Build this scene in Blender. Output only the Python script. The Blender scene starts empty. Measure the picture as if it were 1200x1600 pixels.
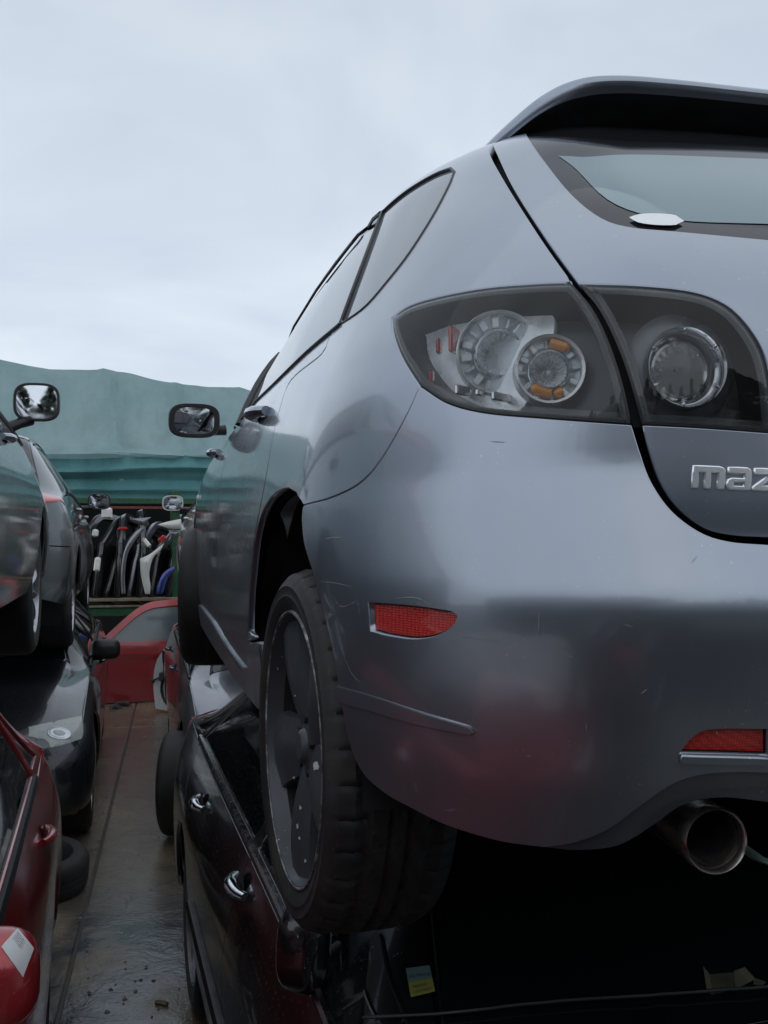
import bpy, math, random
import numpy as np
from mathutils import Vector, Matrix
from mathutils.geometry import delaunay_2d_cdt
R_ = math.radians
random.seed(7); rng = np.random.default_rng(7)
scene = bpy.context.scene
COL = scene.collection

# ---------------------------------------------------------------- camera
CAMZ = 1.78
YAW, PITCH, FPX = R_(14.03), R_(1.25), 1600.0
cam_d = bpy.data.cameras.new('camera'); cam = bpy.data.objects.new('camera', cam_d); COL.objects.link(cam)
cam_d.sensor_fit = 'VERTICAL'; cam_d.sensor_height = 36.0; cam_d.lens = 36.0 * FPX / 1600.0
cam_d.clip_start = 0.02; cam_d.clip_end = 600
cam.location = (0, 0, CAMZ); cam.rotation_euler = (R_(90) + PITCH, 0, -YAW)
scene.camera = cam
scene.view_settings.view_transform = 'Standard'; scene.view_settings.look = 'None'
scene.view_settings.gamma = 1; scene.view_settings.use_curve_mapping = False
scene.view_settings.exposure = 0.30
scene.render.engine = 'CYCLES'; scene.cycles.max_bounces = 8; scene.cycles.use_denoising = True
scene.cycles.transparent_max_bounces = 12

# ---------------------------------------------------------------- sky (overcast) and sun
world = bpy.data.worlds.new('World'); scene.world = world; world.use_nodes = True
SUN_EL, SUN_ROT = R_(48), R_(200)
def build_world():
    nt = world.node_tree; N = nt.nodes; L = nt.links; N.clear()
    out = N.new('ShaderNodeOutputWorld'); bg = N.new('ShaderNodeBackground')
    sky = N.new('ShaderNodeTexSky'); sky.sky_type = 'NISHITA'; sky.sun_disc = False
    sky.sun_elevation = SUN_EL; sky.sun_rotation = SUN_ROT; sky.air_density = 1.5; sky.dust_density = 3.0
    tc = N.new('ShaderNodeTexCoord'); sep = N.new('ShaderNodeSeparateXYZ'); L.new(tc.outputs['Generated'], sep.inputs[0])
    # cloud deck: projected onto a plane overhead
    add = N.new('ShaderNodeMath'); add.operation = 'ADD'; add.inputs[1].default_value = 0.25; L.new(sep.outputs['Z'], add.inputs[0])
    mx = N.new('ShaderNodeMath'); mx.operation = 'MAXIMUM'; mx.inputs[1].default_value = 0.08; L.new(add.outputs[0], mx.inputs[0])
    vd = N.new('ShaderNodeVectorMath'); vd.operation = 'DIVIDE'
    cmb = N.new('ShaderNodeCombineXYZ')
    for i in range(3): L.new(mx.outputs[0], cmb.inputs[i])
    L.new(tc.outputs['Generated'], vd.inputs[0]); L.new(cmb.outputs[0], vd.inputs[1])
    nz = N.new('ShaderNodeTexNoise'); nz.inputs['Scale'].default_value = 1.6; nz.inputs['Detail'].default_value = 4; nz.inputs['Roughness'].default_value = 0.55
    nz.inputs['Distortion'].default_value = 0.4
    L.new(vd.outputs[0], nz.inputs['Vector'])
    rp = N.new('ShaderNodeValToRGB'); e = rp.color_ramp.elements
    e[0].position = 0.36; e[0].color = (5.15, 5.80, 6.75, 1); e[1].position = 0.66; e[1].color = (6.35, 6.95, 7.8, 1)
    L.new(nz.outputs['Fac'], rp.inputs['Fac'])
    # brighter, paler towards the horizon
    mr = N.new('ShaderNodeMapRange'); mr.inputs['From Min'].default_value = -0.02; mr.inputs['From Max'].default_value = 0.55
    mr.inputs['To Min'].default_value = 1.10; mr.inputs['To Max'].default_value = 0.84; L.new(sep.outputs['Z'], mr.inputs['Value'])
    vm = N.new('ShaderNodeVectorMath'); vm.operation = 'SCALE'; L.new(rp.outputs['Color'], vm.inputs[0]); L.new(mr.outputs[0], vm.inputs['Scale'])
    mix = N.new('ShaderNodeMix'); mix.data_type = 'RGBA'; mix.inputs[0].default_value = 0.94
    L.new(sky.outputs[0], mix.inputs[6]); L.new(vm.outputs[0], mix.inputs[7])
    bg.inputs['Strength'].default_value = 0.104
    L.new(mix.outputs[2], bg.inputs['Color']); L.new(bg.outputs[0], out.inputs['Surface'])
build_world()
sun_d = bpy.data.lights.new('sun', 'SUN'); sun = bpy.data.objects.new('sun', sun_d); COL.objects.link(sun)
sun_d.energy = 0.5; sun_d.angle = R_(150); sun_d.color = (1.0, 0.97, 0.93)
sun.rotation_euler = (R_(90) - SUN_EL, 0, R_(180) - SUN_ROT)

# ---------------------------------------------------------------- helpers: tags
def tag(o, label=None, cat=None, group=None, kind=None):
    if label: o['label'] = label
    if cat: o['category'] = cat
    if group: o['group'] = group
    if kind: o['kind'] = kind
    return o
def empty(name, loc=(0, 0, 0), rz=0.0, rx=0.0, label=None, cat=None, group=None):
    o = bpy.data.objects.new(name, None); COL.objects.link(o); o.empty_display_size = .2
    o.location = loc; o.rotation_euler = (rx, 0, rz)
    return tag(o, label, cat, group)
def mkobj(name, verts, faces, mat, parent=None, normals=None, smooth=True, mats=None, midx=None):
    me = bpy.data.meshes.new(name)
    me.from_pydata([tuple(map(float, v)) for v in verts], [], [tuple(map(int, f)) for f in faces])
    for m in (mats or [mat]): me.materials.append(m)
    if midx is not None: me.polygons.foreach_set('material_index', np.array(midx, dtype=np.int32))
    me.polygons.foreach_set('use_smooth', np.full(len(me.polygons), bool(smooth)))
    me.update()
    if normals is not None:
        me.normals_split_custom_set_from_vertices([tuple(map(float, n)) for n in normals])
    elif smooth:
        me.set_sharp_from_angle(angle=R_(38))
    o = bpy.data.objects.new(name, me); COL.objects.link(o)
    if parent is not None: o.parent = parent
    return o
def copy_tree(o, parent=None, loc=None):
    c = o.copy(); COL.objects.link(c)
    if parent is not None: c.parent = parent
    if loc is not None: c.location = loc
    for ch in [x for x in bpy.data.objects if x.parent == o]: copy_tree(ch, c)
    return c

class MB:
    """collects simple solids into one mesh"""
    def __init__(s): s.v = []; s.f = []; s.mi = []
    def add(s, vs, fs, mi=0):
        n = len(s.v); s.v += [tuple(v) for v in vs]; s.f += [tuple(n + i for i in f) for f in fs]; s.mi += [mi] * len(fs); return s
    def box(s, c, d, rot=None, mi=0, ch=0.0):
        x, y, z = [k / 2 for k in d]
        if ch <= 0:
            vs = [Vector((a * x, b * y, e * z)) for e in (-1, 1) for b in (-1, 1) for a in (-1, 1)]
            fs = [(0, 2, 3, 1), (4, 5, 7, 6), (0, 1, 5, 4), (2, 6, 7, 3), (0, 4, 6, 2), (1, 3, 7, 5)]
        else:
            vs = []; fs = []
            rings = [(-z, x - ch, y - ch), (-z + ch, x, y), (z - ch, x, y), (z, x - ch, y - ch)]
            for zz, a, b in rings:
                k = ch * .999
                vs += [Vector(p) for p in ((-a, -b + k, zz), (-a + k, -b, zz), (a - k, -b, zz), (a, -b + k, zz), (a, b - k, zz), (a - k, b, zz), (-a + k, b, zz), (-a, b - k, zz))]
            for r in range(3):
                for i in range(8):
                    j = (i + 1) % 8; fs.append((r * 8 + i, r * 8 + j, (r + 1) * 8 + j, (r + 1) * 8 + i))
            fs.append(tuple(range(7, -1, -1))); fs.append(tuple(range(24, 32)))
        if rot is not None: vs = [rot @ v for v in vs]
        vs = [v + Vector(c) for v in vs]
        return s.add(vs, fs, mi)
    def tube(s, pts, r, n=8, mi=0, cap=True, flat=None):
        pts = [Vector(p) for p in pts]; rs = r if isinstance(r, (list, tuple)) else [r] * len(pts)
        vs = []; fs = []; up = None
        for i, p in enumerate(pts):
            t = (pts[min(i + 1, len(pts) - 1)] - pts[max(i - 1, 0)]).normalized()
            if up is None: up = Vector((0, 0, 1)) if abs(t.z) < .9 else Vector((1, 0, 0))
            a = t.cross(up).normalized(); up = a.cross(t).normalized()
            for k in range(n):
                an = 2 * math.pi * k / n
                vs.append(p + (a * math.cos(an) + up * math.sin(an) * (flat or 1)) * rs[i])
        for i in range(len(pts) - 1):
            for k in range(n):
                l = (k + 1) % n; fs.append((i * n + k, i * n + l, (i + 1) * n + l, (i + 1) * n + k))
        if cap: fs.append(tuple(range(n - 1, -1, -1))); fs.append(tuple(range((len(pts) - 1) * n, len(pts) * n)))
        return s.add(vs, fs, mi)
    def lathe(s, prof, n=48, M=None, mi=0, a0=0, a1=360):
        """prof: (r, h) about local z; M: placement"""
        vs = []; fs = []; closed = abs(a1 - a0 - 360) < 1e-6; m = n if closed else n + 1
        for r, h in prof:
            for k in range(m):
                an = R_(a0 + (a1 - a0) * k / n); v = Vector((r * math.cos(an), r * math.sin(an), h))
                vs.append(M @ v if M is not None else v)
        for i in range(len(prof) - 1):
            for k in range(n):
                l = (k + 1) % m; fs.append((i * m + k, i * m + l, (i + 1) * m + l, (i + 1) * m + k))
        return s.add(vs, fs, mi)
    def prism(s, poly, d0, d1, M=None, mi=0):
        """poly in local xy, extruded z d0..d1"""
        n = len(poly); vs = [Vector((p[0], p[1], d0)) for p in poly] + [Vector((p[0], p[1], d1)) for p in poly]
        if M is not None: vs = [M @ v for v in vs]
        fs = [(i, (i + 1) % n, n + (i + 1) % n, n + i) for i in range(n)] + [tuple(range(n - 1, -1, -1)), tuple(range(n, 2 * n))]
        return s.add(vs, fs, mi)
    def build(s, name, mat, parent=None, smooth=True, mats=None):
        return mkobj(name, s.v, s.f, mat, parent, smooth=smooth, mats=mats, midx=s.mi if mats else None)

# ---------------------------------------------------------------- helpers: photo survey -> place
def project(P):
    P = np.asarray(P, float); d = P - np.array([0, 0, CAMZ])
    s, c, sp, cp = math.sin(YAW), math.cos(YAW), math.sin(PITCH), math.cos(PITCH)
    x = d[..., 0] * c - d[..., 1] * s
    z = d[..., 0] * s * cp + d[..., 1] * c * cp + d[..., 2] * sp
    y = -d[..., 0] * s * sp - d[..., 1] * c * sp + d[..., 2] * cp
    z = np.where(np.abs(z) < 1e-4, 1e-4, z)
    return np.stack([600 + FPX * x / z, 800 - FPX * y / z, z], -1)
def at(px, py, depth=None, X=None, Y=None, Z=None):
    s, c, sp, cp = math.sin(YAW), math.cos(YAW), math.sin(PITCH), math.cos(PITCH)
    a, b = (px - 600) / FPX, (800 - py) / FPX
    d = np.array([c, -s, 0]) * a + np.array([-s * sp, -c * sp, cp]) * b + np.array([s * cp, c * cp, sp])
    if depth is not None: k = depth
    elif X is not None: k = X / d[0]
    elif Y is not None: k = Y / d[1]
    else: k = (Z - CAMZ) / d[2]
    return Vector(d * k) + Vector((0, 0, CAMZ))
def spline(pts, step=6.0):
    """Catmull-Rom through pts; a point with a third element 1 is a corner"""
    P = [np.array(p[:2], float) for p in pts]; K = [len(p) > 2 and p[2] for p in pts]; out = []
    for i in range(len(P) - 1):
        a, b = P[i], P[i + 1]
        p0 = P[i - 1] if i > 0 and not K[i] else a * 2 - b
        p3 = P[i + 2] if i + 2 < len(P) and not K[i + 1] else b * 2 - a
        n = max(1, int(np.linalg.norm(b - a) / step))
        for k in range(n):
            t = k / n
            out.append(.5 * ((2 * a) + (-p0 + b) * t + (2 * p0 - 5 * a + 4 * b - p3) * t * t + (-p0 + 3 * a - 3 * b + p3) * t ** 3))
    out.append(P[-1]); return np.array(out)
def pip(pts, poly):
    x, y = pts[:, 0], pts[:, 1]; ins = np.zeros(len(pts), bool); n = len(poly)
    for i in range(n):
        x1, y1 = poly[i]; x2, y2 = poly[(i + 1) % n]
        if y1 == y2: continue
        c = ((y1 > y) != (y2 > y)) & (x < (x2 - x1) * (y - y1) / (y2 - y1) + x1); ins ^= c
    return ins
def resample(poly, h, closed=True):
    poly = np.asarray(poly, float); out = []
    n = len(poly)
    keep = [poly[0]]
    for p in poly[1:]:
        if np.linalg.norm(p - keep[-1]) > 1e-5: keep.append(p)
    if closed and np.linalg.norm(keep[0] - keep[-1]) < 1e-5: keep.pop()
    poly = np.array(keep); n = len(poly)
    # merge very short steps that are not corners
    for i in range(n if closed else n - 1):
        a, b = poly[i], poly[(i + 1) % n]; m = max(1, int(np.ceil(np.linalg.norm(b - a) / h)))
        for k in range(m): out.append(a + (b - a) * k / m)
    if not closed: out.append(poly[-1])
    # decimate points closer than .35 h unless they turn
    res = [out[0]]
    for i in range(1, len(out)):
        p = out[i]; q = out[(i + 1) % len(out)]
        d1 = p - res[-1]; d2 = q - p
        l1, l2 = np.linalg.norm(d1), np.linalg.norm(d2)
        turn = l1 > 0 and l2 > 0 and np.dot(d1, d2) / (l1 * l2) < .93
        if l1 > .4 * h or turn: res.append(p)
    return np.array(res)
def inset(poly, g):
    poly = np.asarray(poly, float)
    A = .5 * np.sum(poly[:, 0] * np.roll(poly[:, 1], -1) - np.roll(poly[:, 0], -1) * poly[:, 1])
    sgn = 1 if A > 0 else -1
    prv, nxt = np.roll(poly, 1, 0), np.roll(poly, -1, 0)
    e1 = poly - prv; e2 = nxt - poly
    e1 /= np.linalg.norm(e1, axis=1)[:, None] + 1e-12; e2 /= np.linalg.norm(e2, axis=1)[:, None] + 1e-12
    n1 = np.stack([-e1[:, 1], e1[:, 0]], 1); n2 = np.stack([-e2[:, 1], e2[:, 0]], 1)
    nn = n1 + n2; l = np.linalg.norm(nn, axis=1)[:, None]; nn /= l + 1e-9
    k = 1 / np.maximum(.45, np.sum(nn * n1, 1))[:, None]
    return poly + nn * sgn * g * k

class Surface:
    def P(s, u, t): raise NotImplementedError
    def N(s, u, t, e=1e-3):
        a = s.P(u + e, t) - s.P(u - e, t); b = s.P(u, t + e) - s.P(u, t - e)
        n = np.cross(a, b); l = np.linalg.norm(n, axis=-1, keepdims=True); n = n / np.maximum(l, 1e-12) * s.sgn
        return n
    sgn = 1
    def lut(s):
        if not hasattr(s, '_l'):
            u = np.linspace(*s.urange, 260); t = np.linspace(*s.trange, 180)
            U, T = np.meshgrid(u, t, indexing='ij'); U = U.ravel(); T = T.ravel()
            Pw = s.P(U, T); Nn = s.N(U, T); q = project(Pw)
            face = np.sum(Nn * (np.array([0, 0, CAMZ]) - Pw), 1) > 0
            s._l = (U, T, q, face & (q[:, 2] > .1))
        return s._l
    def ut(s, pts):
        """photo points on this surface -> (u,t)"""
        U, T, q, ok = s.lut(); pts = np.asarray(pts, float)
        u = np.zeros(len(pts)); t = np.zeros(len(pts))
        Qo = q[ok][:, :2]; Uo = U[ok]; To = T[ok]
        for i, p in enumerate(pts):
            k = np.argmin(np.sum((Qo - p[:2]) ** 2, 1)); u[i], t[i] = Uo[k], To[k]
        for _ in range(12):
            e = 1e-4
            f = project(s.P(u, t))[:, :2] - pts[:, :2]
            fu = (project(s.P(u + e, t))[:, :2] - pts[:, :2] - f) / e; ft = (project(s.P(u, t + e))[:, :2] - pts[:, :2] - f) / e
            det = fu[:, 0] * ft[:, 1] - fu[:, 1] * ft[:, 0]; det = np.where(np.abs(det) < 1e3, np.sign(det + 1e-9) * 1e3, det)
            du = (-f[:, 0] * ft[:, 1] + f[:, 1] * ft[:, 0]) / det; dt = (-fu[:, 0] * f[:, 1] + fu[:, 1] * f[:, 0]) / det
            u += np.clip(du, -.05, .05); t += np.clip(dt, -.05, .05)
            u = np.clip(u, *s.urange); t = np.clip(t, *s.trange)
        return np.stack([u, t], 1)

def patch(name, srf, poly, mat, parent, h=.02, holes=(), off=0.0, lip=.014, gap=.0022, thick_dir=-1, mirror=None, centre=None,
          chamfer=.0016, place=True, kind=None):
    """one panel: a polygon in (u,t) laid on a surface, its rim rolled inwards.
    mirror='copy' -> a second object across x=srf.Xc; mirror='join' -> both halves one mesh (rim on u=centre left open)"""
    poly = resample(np.asarray(poly, float), h)
    onc = (np.abs(poly[:, 0] - centre) < 1e-4) if centre is not None else np.zeros(len(poly), bool)
    if gap:
        p2 = inset(poly, gap)
        if centre is not None: p2[onc, 0] = centre
        poly = p2
    loops = [poly] + [inset(resample(np.asarray(hh, float), h), -gap) for hh in holes]
    mn, mx = poly.min(0), poly.max(0)
    gx = np.arange(mn[0] + h / 2, mx[0], h); gy = np.arange(mn[1] + h / 2, mx[1], h)
    G = np.array([(a + (h / 2 if j % 2 else 0), b) for j, b in enumerate(gy) for a in gx])
    if len(G):
        k = pip(G, loops[0])
        for l in loops[1:]: k &= ~pip(G, l)
        G = G[k]
        allb = np.vstack(loops)
        keep = np.ones(len(G), bool)
        for c0 in range(0, len(G), 4000):
            d = np.min(np.sum((G[c0:c0 + 4000, None, :] - allb[None]) ** 2, 2), 1); keep[c0:c0 + 4000] = d > (.55 * h) ** 2
        G = G[keep]
    else: G = np.zeros((0, 2))
    V2 = [tuple(p) for l in loops for p in l]; E = []; n0 = 0
    for l in loops:
        E += [(n0 + i, n0 + (i + 1) % len(l)) for i in range(len(l))]; n0 += len(l)
    V2 += [tuple(p) for p in G]
    r = delaunay_2d_cdt([Vector(p) for p in V2], E, [], 0, 1e-6)
    v2 = np.array([tuple(p) for p in r[0]]); fs = np.array([f for f in r[2] if len(f) == 3])
    cen = v2[fs].mean(1); k = pip(cen, loops[0])
    for l in loops[1:]: k &= ~pip(cen, l)
    fs = fs[k]
    P = srf.P(v2[:, 0], v2[:, 1]); N = srf.N(v2[:, 0], v2[:, 1]); P = P + N * off
    # orient
    a = P[fs[:, 1]] - P[fs[:, 0]]; b = P[fs[:, 2]] - P[fs[:, 0]]; fn = np.cross(a, b)
    if np.sum(np.sum(fn * N[fs[:, 0]], 1)) < 0: fs = fs[:, ::-1]
    verts = [p for p in P]; nors = [n for n in N]; faces = [tuple(f) for f in fs]
    if lip > 0:
        from collections import Counter
        ec = {}
        for f in fs:
            for i in range(3):
                e = (int(f[i]), int(f[(i + 1) % 3])); ec[e] = 1
        bnd = [e for e in ec if (e[1], e[0]) not in ec]
        if centre is not None: bnd = [e for e in bnd if not (abs(v2[e[0], 0] - centre) < 2e-4 and abs(v2[e[1], 0] - centre) < 2e-4)]
        outv = {}
        for e in bnd:
            d = P[e[1]] - P[e[0]]; o = np.cross(d, N[e[0]]); o /= np.linalg.norm(o) + 1e-12
            for i in e: outv[i] = outv.get(i, 0) + o
        ring = {}
        for i, o in outv.items():
            o = o / (np.linalg.norm(o) + 1e-12)
            base = len(verts)
            verts.append(P[i] + o * chamfer * .7 - N[i] * chamfer); nors.append((N[i] + o) / 1.414)
            verts.append(P[i] + o * chamfer * .7 - N[i] * lip); nors.append(o)
            ring[i] = base
        for a_, b_ in bnd:
            ra, rb = ring[a_], ring[b_]
            faces.append((b_, a_, ra, rb)); faces.append((rb, ra, ra + 1, rb + 1))
    verts = np.array(verts); nors = np.array(nors)
    if mirror == 'join':
        m = verts.copy(); m[:, 0] = 2 * srf.Xc - m[:, 0]; mn_ = nors.copy(); mn_[:, 0] *= -1; n = len(verts)
        faces = faces + [tuple(n + i for i in reversed(f)) for f in faces]
        verts = np.vstack([verts, m]); nors = np.vstack([nors, mn_])
    pL, pR = parent if isinstance(parent, tuple) else (parent, parent)
    o = mkobj(name, verts, faces, mat, pL, normals=nors)
    if kind: o['kind'] = kind
    if mirror == 'copy':
        m = verts.copy(); m[:, 0] = 2 * srf.Xc - m[:, 0]; mn_ = nors.copy(); mn_[:, 0] *= -1
        mkobj(name, m, [tuple(reversed(f)) for f in faces], mat, pR, normals=mn_)
    return o

# ---------------------------------------------------------------- materials
def _nt(name):
    m = bpy.data.materials.new(name); m.use_nodes = True; nt = m.node_tree
    b = nt.nodes['Principled BSDF']; return m, nt, b
def setp(b, **k):
    for n, v in k.items():
        n = n.replace('_', ' ')
        for key in b.inputs.keys():
            if key.lower() == n.lower():
                b.inputs[key].default_value = (*v, 1) if isinstance(v, tuple) and len(v) == 3 else v
def noise(nt, scale, detail=3, rough=.5, coord='Object', dist=0.0):
    tc = nt.nodes.new('ShaderNodeTexCoord'); n = nt.nodes.new('ShaderNodeTexNoise')
    n.inputs['Scale'].default_value = scale; n.inputs['Detail'].default_value = detail; n.inputs['Roughness'].default_value = rough; n.inputs['Distortion'].default_value = dist
    nt.links.new(tc.outputs[coord], n.inputs['Vector']); return n
def ramp(nt, src, stops):
    r = nt.nodes.new('ShaderNodeValToRGB'); e = r.color_ramp.elements
    while len(e) < len(stops): e.new(.5)
    for i, (p, c) in enumerate(stops):
        e[i].position = p; e[i].color = (*c, 1) if isinstance(c, tuple) else (c, c, c, 1)
    nt.links.new(src, r.inputs['Fac']); return r
def mixc(nt, fac, a, b):
    m = nt.nodes.new('ShaderNodeMix'); m.data_type = 'RGBA'
    for idx, v in ((0, fac), (6, a), (7, b)):
        if hasattr(v, 'links'): nt.links.new(v, m.inputs[idx])
        elif idx == 0: m.inputs[0].default_value = v
        else: m.inputs[idx].default_value = (*v, 1)
    return m.outputs[2]
def bump(nt, b, src, strength, dist=.001, inp='Normal'):
    n = nt.nodes.new('ShaderNodeBump'); n.inputs['Strength'].default_value = strength; n.inputs['Distance'].default_value = dist
    nt.links.new(src, n.inputs['Height']); nt.links.new(n.outputs[0], b.inputs[inp]); return n
def maprange(nt, src, a, b, c, d):
    m = nt.nodes.new('ShaderNodeMapRange')
    for i, v in enumerate((a, b, c, d)): m.inputs[i + 1].default_value = v
    nt.links.new(src, m.inputs[0]); return m.outputs[0]
def drops_mask(nt, scale, thr, coord='Object'):
    """round beads of rain: small where voronoi distance is low and a noise keeps only some"""
    tc = nt.nodes.new('ShaderNodeTexCoord'); v = nt.nodes.new('ShaderNodeTexVoronoi'); v.inputs['Scale'].default_value = scale
    nt.links.new(tc.outputs[coord], v.inputs['Vector'])
    sep = nt.nodes.new('ShaderNodeSeparateColor'); nt.links.new(v.outputs['Color'], sep.inputs[0])
    rad = maprange(nt, sep.outputs[0], 1 - thr, 1.0, 0.0, .42)
    sub = nt.nodes.new('ShaderNodeMath'); sub.operation = 'SUBTRACT'; nt.links.new(rad, sub.inputs[0]); nt.links.new(v.outputs['Distance'], sub.inputs[1])
    mx = nt.nodes.new('ShaderNodeMath'); mx.operation = 'MAXIMUM'; mx.inputs[1].default_value = 0; nt.links.new(sub.outputs[0], mx.inputs[0])
    return mx.outputs[0]
def paint(name, base, metallic=.7, rough=.36, coat_rough=.04, dirt=.25, dirtc=(.10, .09, .08), drop=0.0, dropscale=160, low=None, specks=.3, flake=True, coatw=1.0):
    m, nt, b = _nt(name); L = nt.links
    n1 = noise(nt, 3.0, 5, .6); n2 = noise(nt, 45, 3, .6)
    d = ramp(nt, n1.outputs['Fac'], [(.45, 0.0), (.75, 1.0)])
    mul = nt.nodes.new('ShaderNodeMath'); mul.operation = 'MULTIPLY'; mul.inputs[1].default_value = dirt; L.new(d.outputs[0], mul.inputs[0])
    fac = mul.outputs[0]
    if low is not None:   # road film gathering low on the body: (z_full, z_none) in object space
        tc = nt.nodes.new('ShaderNodeTexCoord'); sp = nt.nodes.new('ShaderNodeSeparateXYZ'); L.new(tc.outputs['Object'], sp.inputs[0])
        lo = maprange(nt, sp.outputs['Z'], low[0], low[1], low[2], 0.0)
        n3 = noise(nt, 9, 6, .65); lo2 = nt.nodes.new('ShaderNodeMath'); lo2.operation = 'MULTIPLY'; L.new(lo, lo2.inputs[0])
        L.new(maprange(nt, n3.outputs['Fac'], .3, .7, .45, 1.3), lo2.inputs[1])
        ad = nt.nodes.new('ShaderNodeMath'); ad.operation = 'ADD'; ad.use_clamp = True; L.new(lo2.outputs[0], ad.inputs[0]); L.new(fac, ad.inputs[1]); fac = ad.outputs[0]
    col = mixc(nt, fac, base, dirtc)
    # stone chips and grit
    v = nt.nodes.new('ShaderNodeTexNoise'); v.inputs['Scale'].default_value = 210; v.inputs['Detail'].default_value = 1
    tc2 = nt.nodes.new('ShaderNodeTexCoord'); L.new(tc2.outputs['Object'], v.inputs['Vector'])
    nb = noise(nt, 14, 2, .5); mm = nt.nodes.new('ShaderNodeMath'); mm.operation = 'MULTIPLY'
    L.new(ramp(nt, v.outputs['Fac'], [(.735, 0.0), (.75, 1.0)]).outputs[0], mm.inputs[0]); L.new(ramp(nt, nb.outputs['Fac'], [(.52, 0.0), (.6, specks)]).outputs[0], mm.inputs[1])
    col = mixc(nt, mm.outputs[0], col, (.55, .56, .55))
    L.new(col, b.inputs['Base Color'])
    setp(b, metallic=metallic, coat_weight=1.0, coat_ior=1.5)
    L.new(maprange(nt, fac, 0, 1, rough, .75), b.inputs['Roughness'])
    sm = noise(nt, 7, 4, .7)
    cr = nt.nodes.new('ShaderNodeMath'); cr.operation = 'MULTIPLY_ADD'; L.new(fac, cr.inputs[0]); cr.inputs[1].default_value = .35
    L.new(maprange(nt, sm.outputs['Fac'], .4, .75, coat_rough, coat_rough + .05), cr.inputs[2])
    L.new(cr.outputs[0], b.inputs['Coat Roughness'])
    L.new(maprange(nt, fac, 0, 1, coatw, .25 * coatw), b.inputs['Coat Weight'])
    # orange peel, and rain beads
    op = noise(nt, 420, 1, .5)
    bb = nt.nodes.new('ShaderNodeBump'); bb.inputs['Strength'].default_value = .03; bb.inputs['Distance'].default_value = .0006
    L.new(op.outputs['Fac'], bb.inputs['Height'])
    last = bb
    if drop > 0:
        dm = drops_mask(nt, dropscale, drop); nb2 = noise(nt, 5, 3, .6)
        ml = nt.nodes.new('ShaderNodeMath'); ml.operation = 'MULTIPLY'; L.new(dm, ml.inputs[0]); L.new(ramp(nt, nb2.outputs['Fac'], [(.4, .15), (.6, 1.0)]).outputs[0], ml.inputs[1])
        b2 = nt.nodes.new('ShaderNodeBump'); b2.inputs['Strength'].default_value = 1.0; b2.inputs['Distance'].default_value = .006
        L.new(ml.outputs[0], b2.inputs['Height']); L.new(bb.outputs[0], b2.inputs['Normal']); last = b2
    L.new(last.outputs[0], b.inputs['Coat Normal'])
    return m
def simple(name, col, rough=.5, metallic=0.0, var=.15, scale=20, bstr=.1, bd=.001, coat=0.0, spec=.5, detail=4):
    m, nt, b = _nt(name); n = noise(nt, scale, detail, .6)
    dark = tuple(c * (1 - var) for c in col); lite = tuple(min(1, c * (1 + var)) for c in col)
    c = ramp(nt, n.outputs['Fac'], [(.3, dark), (.7, lite)]); nt.links.new(c.outputs[0], b.inputs['Base Color'])
    setp(b, metallic=metallic, coat_weight=coat, specular_ior_level=spec)
    nt.links.new(maprange(nt, n.outputs['Fac'], .3, .7, max(0, rough - .06), min(1, rough + .08)), b.inputs['Roughness'])
    if bstr: bump(nt, b, noise(nt, scale * 5, 3, .6).outputs['Fac'], bstr, bd)
    return m
def dark_glass(name, tint=(.006, .008, .009), rough=.01, ior=1.52, metallic=0.0, drop=0.0, dirt=.1, coat=0.0):
    m, nt, b = _nt(name); n = noise(nt, 4, 5, .65)
    f = ramp(nt, n.outputs['Fac'], [(.4, 0.0), (.8, dirt)])
    nt.links.new(mixc(nt, f.outputs[0], tint, (.16, .17, .17)), b.inputs['Base Color'])
    nt.links.new(maprange(nt, n.outputs['Fac'], .4, .9, rough, rough + .12), b.inputs['Roughness'])
    setp(b, metallic=metallic, IOR=ior, coat_weight=coat)
    if drop > 0:
        bump(nt, b, drops_mask(nt, 200, drop), 1.0, .004)
    return m
def clear_glass(name, tint=(.93, .95, .96), haze=.04, drop=0.0, rough=.015):
    """thin clear shell: transparent, mirror-like by Fresnel, a little road film"""
    m = bpy.data.materials.new(name); m.use_nodes = True; nt = m.node_tree; N = nt.nodes; L = nt.links; N.clear()
    out = N.new('ShaderNodeOutputMaterial'); tr = N.new('ShaderNodeBsdfTransparent'); tr.inputs[0].default_value = (*tint, 1)
    gl = N.new('ShaderNodeBsdfGlossy'); gl.inputs['Roughness'].default_value = rough
    fr = N.new('ShaderNodeFresnel'); fr.inputs[0].default_value = 1.52
    geo = N.new('ShaderNodeNewGeometry')
    mx = N.new('ShaderNodeMixShader'); L.new(tr.outputs[0], mx.inputs[1]); L.new(gl.outputs[0], mx.inputs[2])
    k = N.new('ShaderNodeMath'); k.operation = 'MULTIPLY'; k.inputs[1].default_value = .72; L.new(fr.outputs[0], k.inputs[0]); L.new(k.outputs[0], mx.inputs[0])
    df = N.new('ShaderNodeBsdfDiffuse'); df.inputs[0].default_value = (.5, .52, .52, 1)
    n = noise(nt, 9, 5, .7); f = ramp(nt, n.outputs['Fac'], [(.35, haze * .3), (.8, haze * 1.8)])
    m2 = N.new('ShaderNodeMixShader'); L.new(f.outputs[0], m2.inputs[0]); L.new(mx.outputs[0], m2.inputs[1]); L.new(df.outputs[0], m2.inputs[2])
    L.new(m2.outputs[0], out.inputs[0])
    if drop > 0:
        bp = N.new('ShaderNodeBump'); bp.inputs['Distance'].default_value = .004; L.new(drops_mask(nt, 190, drop), bp.inputs['Height'])
        L.new(bp.outputs[0], gl.inputs['Normal']); L.new(bp.outputs[0], fr.inputs['Normal'])
    return m
M = {}
M['slate_paint'] = paint('slate_paint', (.315, .355, .415), metallic=.85, rough=.29, dirt=.14, specks=.7, low=(1.40, 1.60, .35), dirtc=(.09, .09, .10))
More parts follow.
